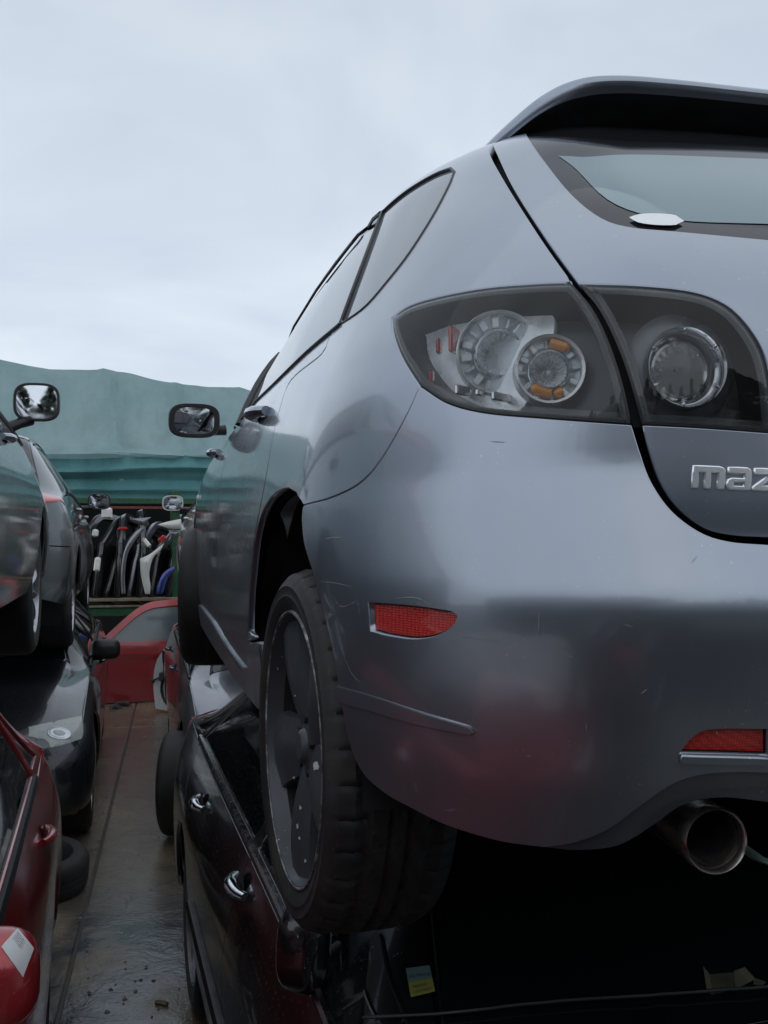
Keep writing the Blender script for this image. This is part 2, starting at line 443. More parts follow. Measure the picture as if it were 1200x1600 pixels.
M['valance'] = paint('shaded_slate_paint', (.10, .11, .13), metallic=.6, rough=.3, dirt=.3, drop=.1)  # slate paint again; the shade of facing down is put into a darker colour
M['slate_wet'] = paint('slate_paint_wet', (.315, .355, .415), metallic=.85, rough=.26, dirt=.15, drop=.25, low=(1.45, 1.75, .5), dirtc=(.06, .055, .055))
M['black_trim'] = simple('black_trim', (.014, .014, .016), .42, var=.3)
M['backing'] = simple('dark_inner_body', (.010, .010, .012), .8, var=.3)
def rubber():
    m, nt, b = _nt('tyre_rubber'); n1 = noise(nt, 6, 6, .7); n2 = noise(nt, 70, 4, .7)
    c = mixc(nt, ramp(nt, n1.outputs['Fac'], [(.45, 0.0), (.72, .75)]).outputs[0], (.013, .013, .014), (.045, .041, .036))
    c = mixc(nt, ramp(nt, n2.outputs['Fac'], [(.60, 0.0), (.72, .6)]).outputs[0], c, (.06, .056, .05)); nt.links.new(c, b.inputs['Base Color'])
    nt.links.new(maprange(nt, n1.outputs['Fac'], .3, .7, .5, .8), b.inputs['Roughness']); bump(nt, b, n2.outputs['Fac'], .35, .0014); return m
M['rubber'] = rubber()
M['wheel_grey'] = paint('dark_alloy_paint', (.052, .060, .072), metallic=.1, rough=.45, dirt=.5, dirtc=(.030, .027, .025), specks=1.0, coatw=.15)
M['alloy'] = simple('silver_alloy', (.42, .43, .45), .3, metallic=.85, var=.2, scale=16, bstr=.05)
M['glass'] = dark_glass('tinted_side_glass', ior=2.4)
M['glass_bright'] = dark_glass('painted_sky_side_glass', tint=(.25, .28, .30), metallic=.5, dirt=.05)  # pale metallic tint stands in for sky seen through the far windows
M['screen'] = dark_glass('dark_windscreen', dirt=.02, tint=(.004, .006, .007))
M['refl'] = simple('lamp_reflector_silver', (.92, .93, .95), .24, metallic=.35, var=.08, bstr=0)
M['glass_wet'] = dark_glass('rain_beaded_glass', drop=.3, ior=1.8)
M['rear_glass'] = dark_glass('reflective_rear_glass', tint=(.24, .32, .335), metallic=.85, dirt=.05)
M['frit_and_reflection'] = dark_glass('border_and_reflection_black', ior=1.42, tint=(.012, .012, .014), metallic=0, dirt=.02)  # real border at left and foot; its top band paints the spoiler's reflection
M['badge'] = simple('badge_chrome', (.88, .90, .93), .16, metallic=.6, var=.05, bstr=0)
M['chrome'] = simple('chrome', (.75, .77, .8), .09, metallic=1.0, var=.06, bstr=0)
M['dull_chrome'] = simple('dull_chrome', (.50, .50, .50), .24, metallic=1.0, var=.2, scale=30, bstr=.05)
M['clear'] = clear_glass('clear_lens', haze=.012)
M['clear_aged'] = clear_glass('aged_clear_lens', tint=(.85, .87, .84), haze=.16)
M['lamp_black'] = simple('lamp_housing_black', (.012, .013, .015), .35, var=.2)
M['lamp_grey'] = simple('lamp_housing_grey', (.11, .12, .13), .3, metallic=.4, var=.2)
M['red_lens'] = simple('red_lens', (.42, .015, .012), .12, var=.12, scale=60, bstr=.1, coat=1.0)
def prism_red():
    m, nt, b = _nt('prismatic_red_lens'); L = nt.links; tc = nt.nodes.new('ShaderNodeTexCoord'); v = nt.nodes.new('ShaderNodeTexVoronoi'); v.inputs['Scale'].default_value = 330; v.inputs['Randomness'].default_value = .15
    L.new(tc.outputs['Object'], v.inputs['Vector']); r = ramp(nt, v.outputs['Distance'], [(.1, (.85, .07, .05)), (.5, (.48, .018, .014))]); L.new(r.outputs[0], b.inputs['Base Color'])
    setp(b, roughness=.3, coat_weight=1.0, coat_roughness=.03); bump(nt, b, v.outputs['Distance'], .6, .002); return m
M['prism_red'] = prism_red()
M['orange'] = simple('amber_bulb', (.95, .34, .05), .2, var=.1, coat=.5)
M['white_sticker'] = simple('white_sticker', (.86, .87, .88), .35, var=.03, bstr=0)
M['white_plastic'] = simple('white_plastic', (.62, .63, .62), .4, var=.1)
M['mirror'] = simple('mirror_glass', (.62, .66, .70), .02, metallic=1.0, var=.05, bstr=0)
M['refl_grey'] = simple('lamp_reflector_grey', (.74, .76, .78), .28, metallic=.45, var=.2, bstr=0)
M['exhaust'] = simple('sooty_steel', (.36, .33, .31), .28, metallic=.95, var=.35, scale=24, bstr=.08)
M['cloudy_clear'] = clear_glass('cloudy_clear_lens', haze=.30)
def worn_edge():
    m, nt, b = _nt('worn_rim_edge'); n = noise(nt, 22, 5, .75); r = ramp(nt, n.outputs['Fac'], [(.42, (.05, .055, .065)), (.55, (.22, .22, .22)), (.66, (.5, .5, .5))]); nt.links.new(r.outputs[0], b.inputs['Base Color']); setp(b, roughness=.45, metallic=.3); return m
M['worn_edge'] = worn_edge()
# ================================================================ the grey hatchback on top of the stack
Z0 = 1.126                       # height its tyres stand at
XC = 1.13                        # its centreline
def table(keys, x0, x1, sig, n=1600):
    k = np.array(keys, float); x = np.linspace(x0, x1, n)
    # monotone cubic (Fritsch-Carlson), then a small blur rounds the creases
    h = np.diff(k[:, 0]); dl = np.diff(k[:, 1]) / h; m = np.zeros(len(k)); m[0], m[-1] = dl[0], dl[-1]
    for i in range(1, len(k) - 1):
        if dl[i - 1] * dl[i] > 0: m[i] = 2 * dl[i - 1] * dl[i] / (dl[i - 1] + dl[i])
    pad = 4 * sig; xx = np.linspace(x0 - pad, x1 + pad, n + 400)
    i = np.clip(np.searchsorted(k[:, 0], xx) - 1, 0, len(k) - 2); tt = (xx - k[i, 0]) / h[i]
    y = (k[i, 1] * (2 * tt ** 3 - 3 * tt ** 2 + 1) + m[i] * h[i] * (tt ** 3 - 2 * tt ** 2 + tt) + k[i + 1, 1] * (-2 * tt ** 3 + 3 * tt ** 2) + m[i + 1] * h[i] * (tt ** 3 - tt ** 2))
    y = np.where(tt < 0, k[0, 1] + m[0] * (xx - k[0, 0]), y); y = np.where(tt > 1, k[-1, 1] + m[-1] * (xx - k[-1, 0]), y)
    dx = xx[1] - xx[0]; w = int(4 * sig / dx); g = np.exp(-.5 * (np.arange(-w, w + 1) * dx / sig) ** 2); g /= g.sum()
    yb = np.convolve(np.pad(y, w, mode='reflect', reflect_type='odd'), g, mode='valid')
    return lambda q: np.interp(q, xx, yb)
class HatchBody(Surface):
    Xc = XC; CU = .70; RU = .45
    urange = (-3.6, CU + RU); trange = (.28, 2.0)
    def __init__(s, rear):
        s.yr = table(rear, .2, 2.0, .009)
        s.off = table([(.2, .035), (.3, .022), (.42, .006), (.56, 0), (.70, .002), (.80, .008), (.90, .030), (1.0, .068), (1.1, .112), (1.2, .160), (1.3, .214), (1.36, .252), (1.42, .300), (1.5, .375), (1.6, .475), (2.0, .875)], .2, 2.0, .018)
        s.zz = table([(.2, .2), (.6, .6), (1.0, 1.0), (1.1, 1.098), (1.2, 1.19), (1.3, 1.278), (1.36, 1.325), (1.42, 1.362), (1.5, 1.395), (1.6, 1.42), (2.0, 1.45)], .2, 2.0, .015)
        s.rx = table([(.2, .34), (.45, .36), (.6, .37), (.75, .36), (.9, .34), (1.05, .31), (1.3, .25), (1.6, .2), (2.0, .02)], .2, 2.0, .03)
        s.ry = table([(.2, .50), (.6, .52), (.9, .55), (1.3, .50), (1.6, .4), (2.0, .1)], .2, 2.0, .03)
        s.kb = table([(.2, .16), (.6, .16), (.9, .17), (1.3, .20), (2.0, .2)], .2, 2.0, .03)
    def P(s, u, t):
        u = np.asarray(u, float); t = np.asarray(t, float)
        off, z, rx, ry, kb, yr = s.off(t), s.zz(t), s.rx(t), s.ry(t), s.kb(t), s.yr(t)
        a = np.clip(u / s.CU, 0, 1) * math.pi / 2; n2 = 2 / 2.12
        dX = rx * (1 - np.maximum(np.cos(a), 0) ** n2); dY = ry * (1 - np.maximum(np.sin(a), 0) ** n2)
        xe = np.minimum(s.Xc - .875 + off + rx, s.Xc)
        lam = np.clip((u - s.CU) / s.RU, 0, 1)
        dX = dX + lam * (s.Xc - xe); dY = dY + np.maximum(-u, 0)
        x = s.Xc - .875 + off + dX; y = yr
        for _ in range(3):
            y = yr + kb * (s.Xc - x) ** 2 + dY
            q = np.maximum(2.35 - y, 0) / 1.2
            taper = (.010 + .020 * np.clip((t - .70) / .2, 0, 1) + .03 * np.clip(t - .9, 0, .5)) * q ** 2 - .014 * np.exp(-((y - 1.62) / .33) ** 2) * np.exp(-((t - .60) / .17) ** 2) + .05 * (np.maximum(y - 4.2, 0) / .9) ** 2 + .012 * ((y - 2.8) / 1.6) ** 2
            x = s.Xc - .875 + off + dX + taper * (1 - a / (math.pi / 2)) * (1 - np.clip((t - 1.3) / .7, 0, 1))
        # windscreen and roof arc: the greenhouse sinks towards the front
        g = 1 - np.clip((y - 3.08) / .92, 0, 1) ** 1.35
        zz = np.where(z > 1.0, 1.0 + (z - 1.0) * g, z) - .018 * np.clip((y - 2.2), 0, 2.5) * np.clip((t - .5) / .5, 0, 1)
        zz = zz + .02 * np.clip(t - 1.1, 0, .3) / .3 * np.exp(-((y - 2.6) / .7) ** 2)
        return np.stack([x, y, zz + Z0], -1)
    def yw(s, y, w):
        """(Y, height) on the flank -> (u, t)"""
        t = w; u = -1.0
        for _ in range(30):
            p = s.P(u, t); u -= (y - p[1]) * .9; t += (w - (p[2] - Z0)) * .8
        return (u, t)
BUMP = [(.2, 1.03), (.32, .965), (.40, .925), (.50, .893), (.572, .882), (.592, .884), (.612, .893), (.66, .918), (.70, .937), (.73, .9455), (.77, .9465), (.80, .947), (.86, .951), (.90, .959), (.93, .972), (.96, .992), (1.0, 1.03), (1.05, 1.09), (1.10, 1.152), (1.20, 1.28), (1.30, 1.405), (1.36, 1.50), (1.42, 1.63), (1.5, 1.78), (1.6, 1.95), (2.0, 2.35)]
HATCH = [(.2, .99), (.60, .962), (.64, .952), (.70, .948), (.77, .948)] + [k for k in BUMP if k[0] >= .8]
SI = HatchBody([(k, max(y, .985) if .45 < k < .80 else y + .02) for k, y in BUMP]); SB = HatchBody(BUMP); SH = HatchBody(HATCH); CE = SB.CU + SB.RU
car = empty('hatchback_car', (0, 0, 0), label='slate grey hatchback with clear tail lamps and roof spoiler, stacked on a black car', cat='car')
RAW_OFFSET = Z0
def pl(*pts, step=6): return spline(pts, step)
def px(srf, *pts, step=6): return srf.ut(spline(pts, step))
def cat(*a): return np.vstack([np.atleast_2d(np.array(x, float)) for x in a])
G_UP = px(SB, (763, 236), (770, 252), (800, 303), (850, 380), (893, 440))
LAMP_T = px(SB, (893, 441), (840, 443), (760, 450), (690, 463), (640, 478), (612, 497))
LAMP_O = px(SB, (612, 497), (614, 520), (628, 558), (655, 602))
LAMP_B = px(SB, (655, 602), (700, 630), (760, 645), (850, 653), (930, 659), (987, 663))
SPLIT = px(SB, (893, 441), (925, 480), (950, 530), (972, 595), (987, 663))
G_LOW = px(SB, (987, 663), (1000, 705), (1018, 752), (1050, 797), (1095, 830), (1140, 844), (1200, 849))
BQ = px(SB, (655, 602), (636, 645), (600, 710), (565, 752), (520, 776), (474, 789))
WX, WY, WW = .262, 1.712, .300      # rear wheel: outer face X, axle Y, axle height
AR = .425
arch = lambda a0, a1, r=AR, n=26, s_=SB, yc=WY, zc=.322: np.array([s_.yw(yc + r * math.cos(R_(a)), zc + r * math.sin(R_(a))) for a in np.linspace(a0, a1, n)])
AR_END = 118.0
# --- rear bumper
arch_px = px(SB, (474, 789), (471, 805), (475, 850), (489, 897), (503, 950), (518, 1010), (530, 1080), (545, 1160), (566, 1208), (600, 1240), (640, 1263), (700, 1292), (780, 1316), (850, 1326))
diff_px = px(SB, (850, 1326), (900, 1318), (950, 1298), (1000, 1262), (1050, 1228), (1095, 1213), (1150, 1209), (1200, 1210))
tb = G_LOW[-1, 1]; td = diff_px[-1, 1]
bumper_poly = cat(LAMP_B, G_LOW[1:], (CE, tb), (CE, td), diff_px[::-1], arch_px[::-1][1:-1], BQ[::-1][:-1])
# reflector recesses
REF = px(SB, (577, 944, 1), (650, 950), (703, 958, 1), (711, 964), (703, 978), (680, 991), (645, 996), (600, 990, 1), (580, 984, 1), (577, 944), step=5)
REF2 = px(SB, (1066, 1177, 1), (1078, 1160), (1098, 1146), (1125, 1142, 1), (1198, 1143, 1), (1198, 1181, 1), (1066, 1177), step=5)
ref2_t = (REF2[:, 1].max(), REF2[:, 1].min()); ref2_u0 = REF2[:, 0].min()
bumper = patch('rear_bumper', SB, bumper_poly, M['slate_paint'], car, h=.016, holes=[inset(resample(REF, .01), -.001), inset(resample(REF2, .01), -.001)], centre=CE, mirror='join', gap=.002)
for nm, pr in (('side_reflector', REF), ('rear_fog_reflector', REF2)):
    patch(nm, SB, pr, M['prism_red'], car, h=.012, off=-.007, lip=.012, gap=.001, mirror='copy')
    # the recess wall round it
    patch('reflector_recess', SB, inset(resample(pr, .01), -.006), M['black_trim'], car, h=.02, off=-.0135, lip=.002, gap=0, mirror='copy')
patch('reflector_sill', SB, px(SB, (1066, 1179), (1198, 1183), (1198, 1190), (1062, 1187), (1066, 1179), step=20), M['slate_paint'], car, h=.02, off=.007, lip=.008, gap=0, mirror='copy')
# raised blade that runs back from the arch
blade = px(SB, (529, 1074), (590, 1092), (660, 1115), (735, 1137), (742, 1143), (735, 1146), (655, 1131), (585, 1111), (530, 1094), (529, 1074), step=8)
patch('bumper_blade', SB, blade, M['slate_paint'], car, h=.02, off=.0035, lip=.006, gap=0, chamfer=.005, mirror='copy')
# lower valance round the exhaust
dv = px(SB, (1200, 1258), (1130, 1251), (1070, 1262), (1020, 1295), (965, 1326), (900, 1333), (850, 1328))
val_poly = cat(diff_px, (CE, td), (CE, dv[0, 1]), dv)
patch('rear_valance', SB, val_poly, M['valance'], car, h=.016, off=-.004, lip=.09, gap=.001, centre=CE, mirror='join', chamfer=.008)
# --- tailgate
GL = px(SH, (818, 203), (846, 245), (893, 303), (940, 340), (985, 354), (1060, 361), (1200, 374))
LI_T = px(SH, (904, 443), (1000, 447), (1080, 456), (1130, 474), (1163, 503), (1190, 545), (1203, 590), (1208, 640), (1210, 677), step=5)
LI_B = px(SH, (1210, 677), (1100, 669), (1003, 664), step=8)
SPL_H = px(SH, (904, 443), (934, 480), (962, 535), (984, 595), (1003, 664))
HL = px(SH, (1003, 664), (1014, 705), (1031, 752), (1058, 793), (1098, 825), (1140, 837), (1200, 841))
G_UPH = px(SH, (770, 226), (800, 289), (850, 367), (900, 437))
tg = GL[-1, 1]; th = HL[-1, 1]
hatch_poly = cat(G_UPH, LI_T, LI_B[1:], HL[1:], (CE, th), (CE, tg), GL[::-1], px(SH, (818, 203), (795, 214), (770, 226), step=10)[1:-1])
patch('tailgate', SH, hatch_poly, M['slate_paint'], car, h=.018, centre=CE, mirror='join', gap=.0015)
glt = px(SH, (818, 203), (822, 196), (850, 187), (1000, 184), (1200, 206), step=20)
gtt = glt[-1, 1]
patch('rear_window', SH, cat(GL, (CE, tg), (CE, gtt + .01), (glt[2:]+np.array([0,.012]))[::-1]), M['frit_and_reflection'], car, h=.03, off=-.003, lip=.004, gap=.001, centre=CE, mirror='join')
gtp = px(SH, (872, 241), (910, 243), (1000, 239), (1200, 246), step=20)  # pane stops low, leaving a dark band for the spoiler's reflection
gi = px(SH, (872, 241), (900, 262), (935, 298), (965, 318), (1010, 333), (1080, 343), (1200, 347), step=8)
patch('window_glass', SH, cat(gi, (CE, gi[-1, 1]), (CE, gtp[-1, 1]), gtp[::-1][:-1]), M['rear_glass'], bpy.data.objects['rear_window'], h=.03, off=-.0022, lip=0, gap=0, centre=CE, mirror='join')
st = SH.ut([(1026, 343)])[0]
ell = [(st[0] + .043 * math.cos(a), st[1] + .0085 * math.sin(a)) for a in np.linspace(0, 2 * math.pi, 28)[:-1]]
ellp = px(SH, (983, 340), (1000, 335), (1028, 334), (1056, 337), (1069, 346), (1056, 352), (1025, 352), (997, 348), (983, 340), step=8)
patch('oval_sticker', SH, ellp, M['white_sticker'], bpy.data.objects['rear_window'], h=.012, off=.0006, lip=0, gap=0)
# --- quarter panel, doors
top_t = 1.385
qg_top = px(SB, (597, 331), (618, 312), (645, 292), (680, 272), (704, 263), step=5)
qg_rear = px(SB, (712, 263), (704, 285), (678, 335), (640, 395), (605, 440), (570, 480), (531, 508), step=6)
qg_front = px(SB, (531, 508), (548, 462), (572, 398), (597, 331), step=8)
qwin = cat(qg_top, qg_rear, qg_front[1:-1])
ARCH_Q = px(SB, (388, 1000), (389, 940), (392, 900), (399, 840), (411, 798), (430, 770), (450, 762), (463, 770), (470, 782), (474, 789), step=8)
RD_R = px(SB, (531, 508), (515, 527), (503, 553), (455, 594), (437, 640), (427, 680), (415, 750), (397, 845), (390, 900), (386, 985), step=8)
u_rail = qg_top[0, 0]
lowq = np.array([SB.yw(2.20, .56), SB.yw(2.21, .42)])
RD_low = px(SB, (386, 985), (388, 1003))
ext_b = px(SB, (388, 1003), (416, 1003))
quarter_poly = cat(G_UP[::-1], (.428, top_t), (u_rail, top_t), qg_top, qg_rear[1:], RD_R[1:], SB.yw(2.225, .43), ARCH_Q[:-1], BQ[::-1], LAMP_O[::-1][1:], LAMP_T[::-1][1:])
yw = SB.yw
BG = np.array([yw(y, w) for y, w in ((3.13, 1.0), (3.11, .93), (3.09, .85), (3.085, .75), (3.085, .6), (3.09, .48), (3.10, .40), (3.06, .375))])
RD_bot = np.array([yw(y, w) for y, w in ((2.215, .42), (2.27, .365), (2.4, .345), (2.7, .35), (2.95, .362), (3.06, .375))])
BELT_R = px(SB, (395, 632), (425, 604), (480, 551), (531, 508), step=10)
BELT_R[0] = BG[0]
FG = np.array([yw(y, w) for y, w in ((4.02, .985), (4.05, .93), (4.08, .8), (4.09, .6), (4.07, .5), (4.02, .39))])
BELT_F = np.array([yw(y, w) for y, w in ((4.02, .985), (3.6, .99), (3.13, 1.0))])
patch('quarter_panel', SB, quarter_poly, M['slate_paint'], car, h=.02, mirror='copy', gap=.0015)
rd = cat(BELT_R, RD_R[1:], RD_bot[1:], BG[::-1][1:])
patch('rear_door', SB, rd, M['slate_wet'], car, h=.025, mirror='copy', gap=.0045)
fd = cat(BELT_F, BG[1:], np.array([yw(y, w) for y, w in ((3.3, .385), (3.7, .39), (4.02, .39))]), FG[::-1][1:])
patch('front_door', SB, fd, M['slate_wet'], car, h=.03, mirror='copy', gap=.006)
FWY = 4.352; FAR = .40
fa = arch(174, 6, r=FAR, n=24, yc=FWY, zc=.33)      # rear foot to ... over the top
fa = arch(6, 174, r=FAR, n=24, yc=FWY, zc=.33)
u_end = -3.55
fend = cat(FG, np.array([yw(FWY - FAR + .01, .40)]), arch(172, 8, r=FAR, n=24, yc=FWY, zc=.33), (u_end, .36), (u_end, 1.0), FG[0] + np.array([0, .015]))
patch('front_wing', SB, fend, M['slate_wet'], car, h=.03, mirror='copy', gap=.003)
# sill skirt
sk = px(SB, (412, 1003), (400, 1002), (386, 999), step=20)
skp = cat(np.array([yw(y, w) for y, w in ((2.02, .435), (2.10, .43), (2.215, .415), (2.28, .355), (2.45, .335), (2.7, .34), (3.0, .355), (3.3, .375), (3.96, .385), (3.96, .31), (3.2, .293), (2.6, .285), (2.2, .285), (2.02, .30))]))
patch('side_skirt', SB, skp, M['slate_wet'], car, h=.025, off=.012, mirror='copy', gap=0, lip=.03, chamfer=.006)
# glass
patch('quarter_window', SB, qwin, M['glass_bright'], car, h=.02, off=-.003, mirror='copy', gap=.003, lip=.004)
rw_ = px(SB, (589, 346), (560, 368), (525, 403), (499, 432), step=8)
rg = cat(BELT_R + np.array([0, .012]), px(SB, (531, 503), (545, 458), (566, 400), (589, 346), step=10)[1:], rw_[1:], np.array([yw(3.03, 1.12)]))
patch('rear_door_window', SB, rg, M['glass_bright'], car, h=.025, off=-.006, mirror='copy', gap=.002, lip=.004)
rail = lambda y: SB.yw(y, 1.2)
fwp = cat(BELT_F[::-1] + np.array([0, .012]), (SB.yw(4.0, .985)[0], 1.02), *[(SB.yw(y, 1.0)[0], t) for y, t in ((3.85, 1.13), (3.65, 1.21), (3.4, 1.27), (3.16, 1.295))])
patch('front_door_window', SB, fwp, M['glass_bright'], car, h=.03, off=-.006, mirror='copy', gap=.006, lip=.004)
# window frames
srf = SB
qs_ = np.vstack([qwin, qwin[:1]])
def srf_tube(srf, uts, r, off, name, mat, mirror=True, parent=car, n=6, flat=None):
    uts = np.asarray(uts); P = srf.P(uts[:, 0], uts[:, 1]) + srf.N(uts[:, 0], uts[:, 1]) * off
    b = MB(); b.tube([tuple(p) for p in P], r, n, flat=flat)
    o = b.build(name, mat, parent)
    if mirror:
        b2 = MB(); Q = P.copy(); Q[:, 0] = 2 * srf.Xc - Q[:, 0]; b2.tube([tuple(p) for p in Q], r, n); b2.build(name, mat, parent)
    return o
srf_tube(SB, px(SB, (531, 508), (548, 462), (572, 398), (597, 331), step=12), .0045, -.001, 'window_pillar', M['black_trim'])
srf_tube(SB, px(SB, (595, 333), (560, 364), (525, 399), (497, 430), step=12), .004, .001, 'window_frame', M['black_trim'])
bp_ = cat(*[(SB.yw(3.10 - .02 * k, 1.0)[0], 1.0 + .31 * k / 6) for k in range(7)])
srf_tube(SB, bp_, .016, 0.0, 'window_pillar', M['black_trim'], flat=.5)
srf_tube(SB, cat(*[(SB.yw(y, 1.0)[0], t) for y, t in ((4.02, 1.02), (3.85, 1.15), (3.65, 1.235), (3.4, 1.295), (3.1, 1.325), (2.8, 1.345), (2.4, 1.345), (2.1, 1.34))]), .004, .002, 'roof_rail_trim', M['black_trim'])
srf_tube(SB, cat(BELT_R, )[:], .004, .001, 'belt_seal', M['black_trim'])
srf_tube(SB, qs_[::2], .0028, -.0005, 'window_seal', M['black_trim'])
# roof, screen, bonnet
uroof = SB.yw(3.12, 1.2)[0]
patch('roof', SB, np.array([(CE, 1.5), (CE, 2.0), (uroof, 2.0), (uroof, top_t), (-1, top_t), (0, top_t), (.3, top_t), (.45, top_t), (.60, 1.44), (.75, 1.47)]), M['slate_paint'], car, h=.04, centre=CE, mirror='copy', gap=.001)
us2 = SB.yw(3.97, 1.0)[0]
patch('windscreen', SB, np.array([(uroof, 1.36), (uroof, 2.0), (us2, 2.0), (us2, 1.36)]), M['glass'], car, h=.06, mirror='copy', gap=.002)
patch('a_pillar_trim', SB, np.array([(uroof, 1.33), (uroof, 1.37), (us2, 1.37), (us2, 1.33)]), M['slate_paint'], car, h=.04, mirror='copy', gap=0)
bpy.data.objects['a_pillar_trim'].name = 'windscreen_pillar'
bn = MB()
prof = [(3.90, .995, .80), (4.3, .965, .80), (4.7, .90, .78), (4.98, .82, .74), (5.12, .74, .70), (5.20, .62, .66), (5.215, .42, .66), (5.16, .30, .64)]
vs = []; nx = 13
for yy, ww, hw in prof:
    for i in range(nx):
        a = (i / (nx - 1) * 2 - 1); vs.append((XC + hw * a, yy - (.20 if yy > 4.6 else 0.05) * abs(a) ** 3, Z0 + ww - .05 * a * a))
fs = [(i * nx + j, i * nx + j + 1, (i + 1) * nx + j + 1, (i + 1) * nx + j) for i in range(len(prof) - 1) for j in range(nx - 1)]
bn.add(vs, fs); bn.build('bonnet', M['slate_paint'], car)
# inner body behind the gaps
lamp_poly = cat(LAMP_T, LAMP_O[1:], LAMP_B[1:], SPLIT[::-1][1:-1])
li_poly = cat(LI_T, LI_B[1:], SPL_H[::-1][1:-1])
side_back = cat((CE, td + .01), diff_px[::-1], arch_px[::-1][1:], ARCH_Q[::-1], yw(2.3, .33), yw(3.96, .34), arch(172, 8, r=FAR, n=20, yc=FWY, zc=.33), (u_end, .36), (u_end, 1.0), (us2, 1.03), (uroof, 1.34), (0, 1.38), (.45, 1.38), (.60, 1.43), (CE, 1.5))
side_back = cat((CE, td + .01), diff_px[::-1], arch_px[::-1][1:-1], ARCH_Q[::-1], yw(2.24, .30), yw(3.90, .34), arch(172, 8, r=FAR, n=20, yc=FWY, zc=.33), (u_end, .36), (u_end, .97), (us2, 1.0), (uroof, 1.33), (0, 1.37), (.45, 1.37), (.60, 1.42), (CE, 1.48))
patch('inner_body', SI, side_back, M['backing'], car, h=.05, off=-.022, lip=.02, gap=.002, centre=CE, mirror='join', holes=[inset(resample(lamp_poly, .02), .002)[:], inset(resample(li_poly, .02), .004)])
fl = MB(); fl.box((XC, 3.0, Z0 + .36), (1.2, 2.9, .05), ch=.01); fl.build('floor_pan', M['backing'], car)
# ---------------- wheel wells
def well(name, x0, x1, yc, zc, r, parent, mat=None, a0=-25, a1=205, n=24):
    b = MB(); vs = []
    for k in range(n + 1):
        a = R_(a0 + (a1 - a0) * k / n)
        for x in (x0, x1): vs.append((x, yc + r * math.cos(a), zc + r * math.sin(a)))
    fs = [(2 * k, 2 * k + 1, 2 * k + 3, 2 * k + 2) for k in range(n)]
    b.add(vs, fs); c = len(vs)
    b.add([(x1, yc, zc)] + [vs[2 * k + 1] for k in range(n + 1)], [(0, k + 1, k + 2) for k in range(n)])
    return b.build(name, mat or M['backing'], parent)
for sx in (1, -1):
    f = lambda x: x if sx == 1 else 2 * XC - x
    well('wheel_arch_liner', f(.318), f(.60), 1.83, Z0 + .30, .435, car, a0=-4, a1=184)
    well('wheel_arch_liner', f(.285), f(.62), FWY, Z0 + .33, FAR + .012, car)
# ---------------- spoiler
SPK = [(.598, 1.80, 1.330, .010), (.612, 1.735, 1.346, .020), (.634, 1.655, 1.367, .026), (.662, 1.56, 1.384, .030), (.70, 1.50, 1.390, .031), (.76, 1.472, 1.390, .029), (.86, 1.462, 1.389, .027), (.98, 1.458, 1.388, .026), (1.13, 1.456, 1.388, .026)]
kk = np.array(SPK); tt_ = np.linspace(0, len(kk) - 1, 60)
cr = lambda j: np.array([spline([(i, kk[i, j]) for i in range(len(kk))], .1)[:, 1]]).ravel()
s0 = spline([(i, kk[i, 0]) for i in range(len(kk))], .1); S4 = np.stack([np.interp(tt_, s0[:, 0], spline([(i, kk[i, j]) for i in range(len(kk))], .1)[:, 1]) for j in range(4)], 1)
rows = []
for x, y, w, th_ in S4:
    e = np.clip((x - .606) / .10, 0, 1); yb = 2.05 + .03 * e
    xb = x + (.0 if x > .8 else .0)
    # roof height where the spoiler's top meets it
    ptsr = []
    zr = 1.352 + .028 * np.clip((x - .6) / .5, 0, 1) ** .6 + .035 * np.clip((x - .606) / .53, 0, 1)
    root = (x, yb, zr + .004)
    mid = (x, (y + yb) / 2, max(zr, w) * .5 + (zr + w) * .25 + .014 * e)
    a = (x, y + .02, w + .001); l1 = (x, y + .004, w - .003); l2 = (x, y, w - th_ * .45); l3 = (x, y + .008, w - th_)
    # underside runs forward to the top of the glass
    gx = x + .02
    u1 = (gx, y + .03 + .02 * e, w - th_ - .016 * e); u2 = (x + .035 * (1 - e * .5), y + .075 + .05 * (1 - e), w - th_ - .040 * e - .004); u3 = (x + .04, y + .17, w - th_ - .045 * e - .004)
    rows.append([root, mid, a, l1, l2, l3, u1, u2, u3])
rows = np.array(rows); rows[:, :, 2] += Z0
nr, nc = rows.shape[:2]
V = rows.reshape(-1, 3); F = [(i * nc + j, (i + 1) * nc + j, (i + 1) * nc + j + 1, i * nc + j + 1) for i in range(nr - 1) for j in range(nc - 1)]
Vm = V.copy(); Vm[:, 0] = 2 * XC - Vm[:, 0]; n0 = len(V)
mi = [0 if (k % (nc - 1)) < 5 else 1 for k in range(len(F))]
F2 = F + [tuple(n0 + i for i in reversed(f)) for f in F]
spo = mkobj('roof_spoiler', np.vstack([V, Vm]), F2, None, car, mats=[M['slate_paint'], M['black_trim']], midx=mi + mi)
sb = spo.modifiers.new('s', 'SUBSURF'); sb.levels = 2; sb.render_levels = 2
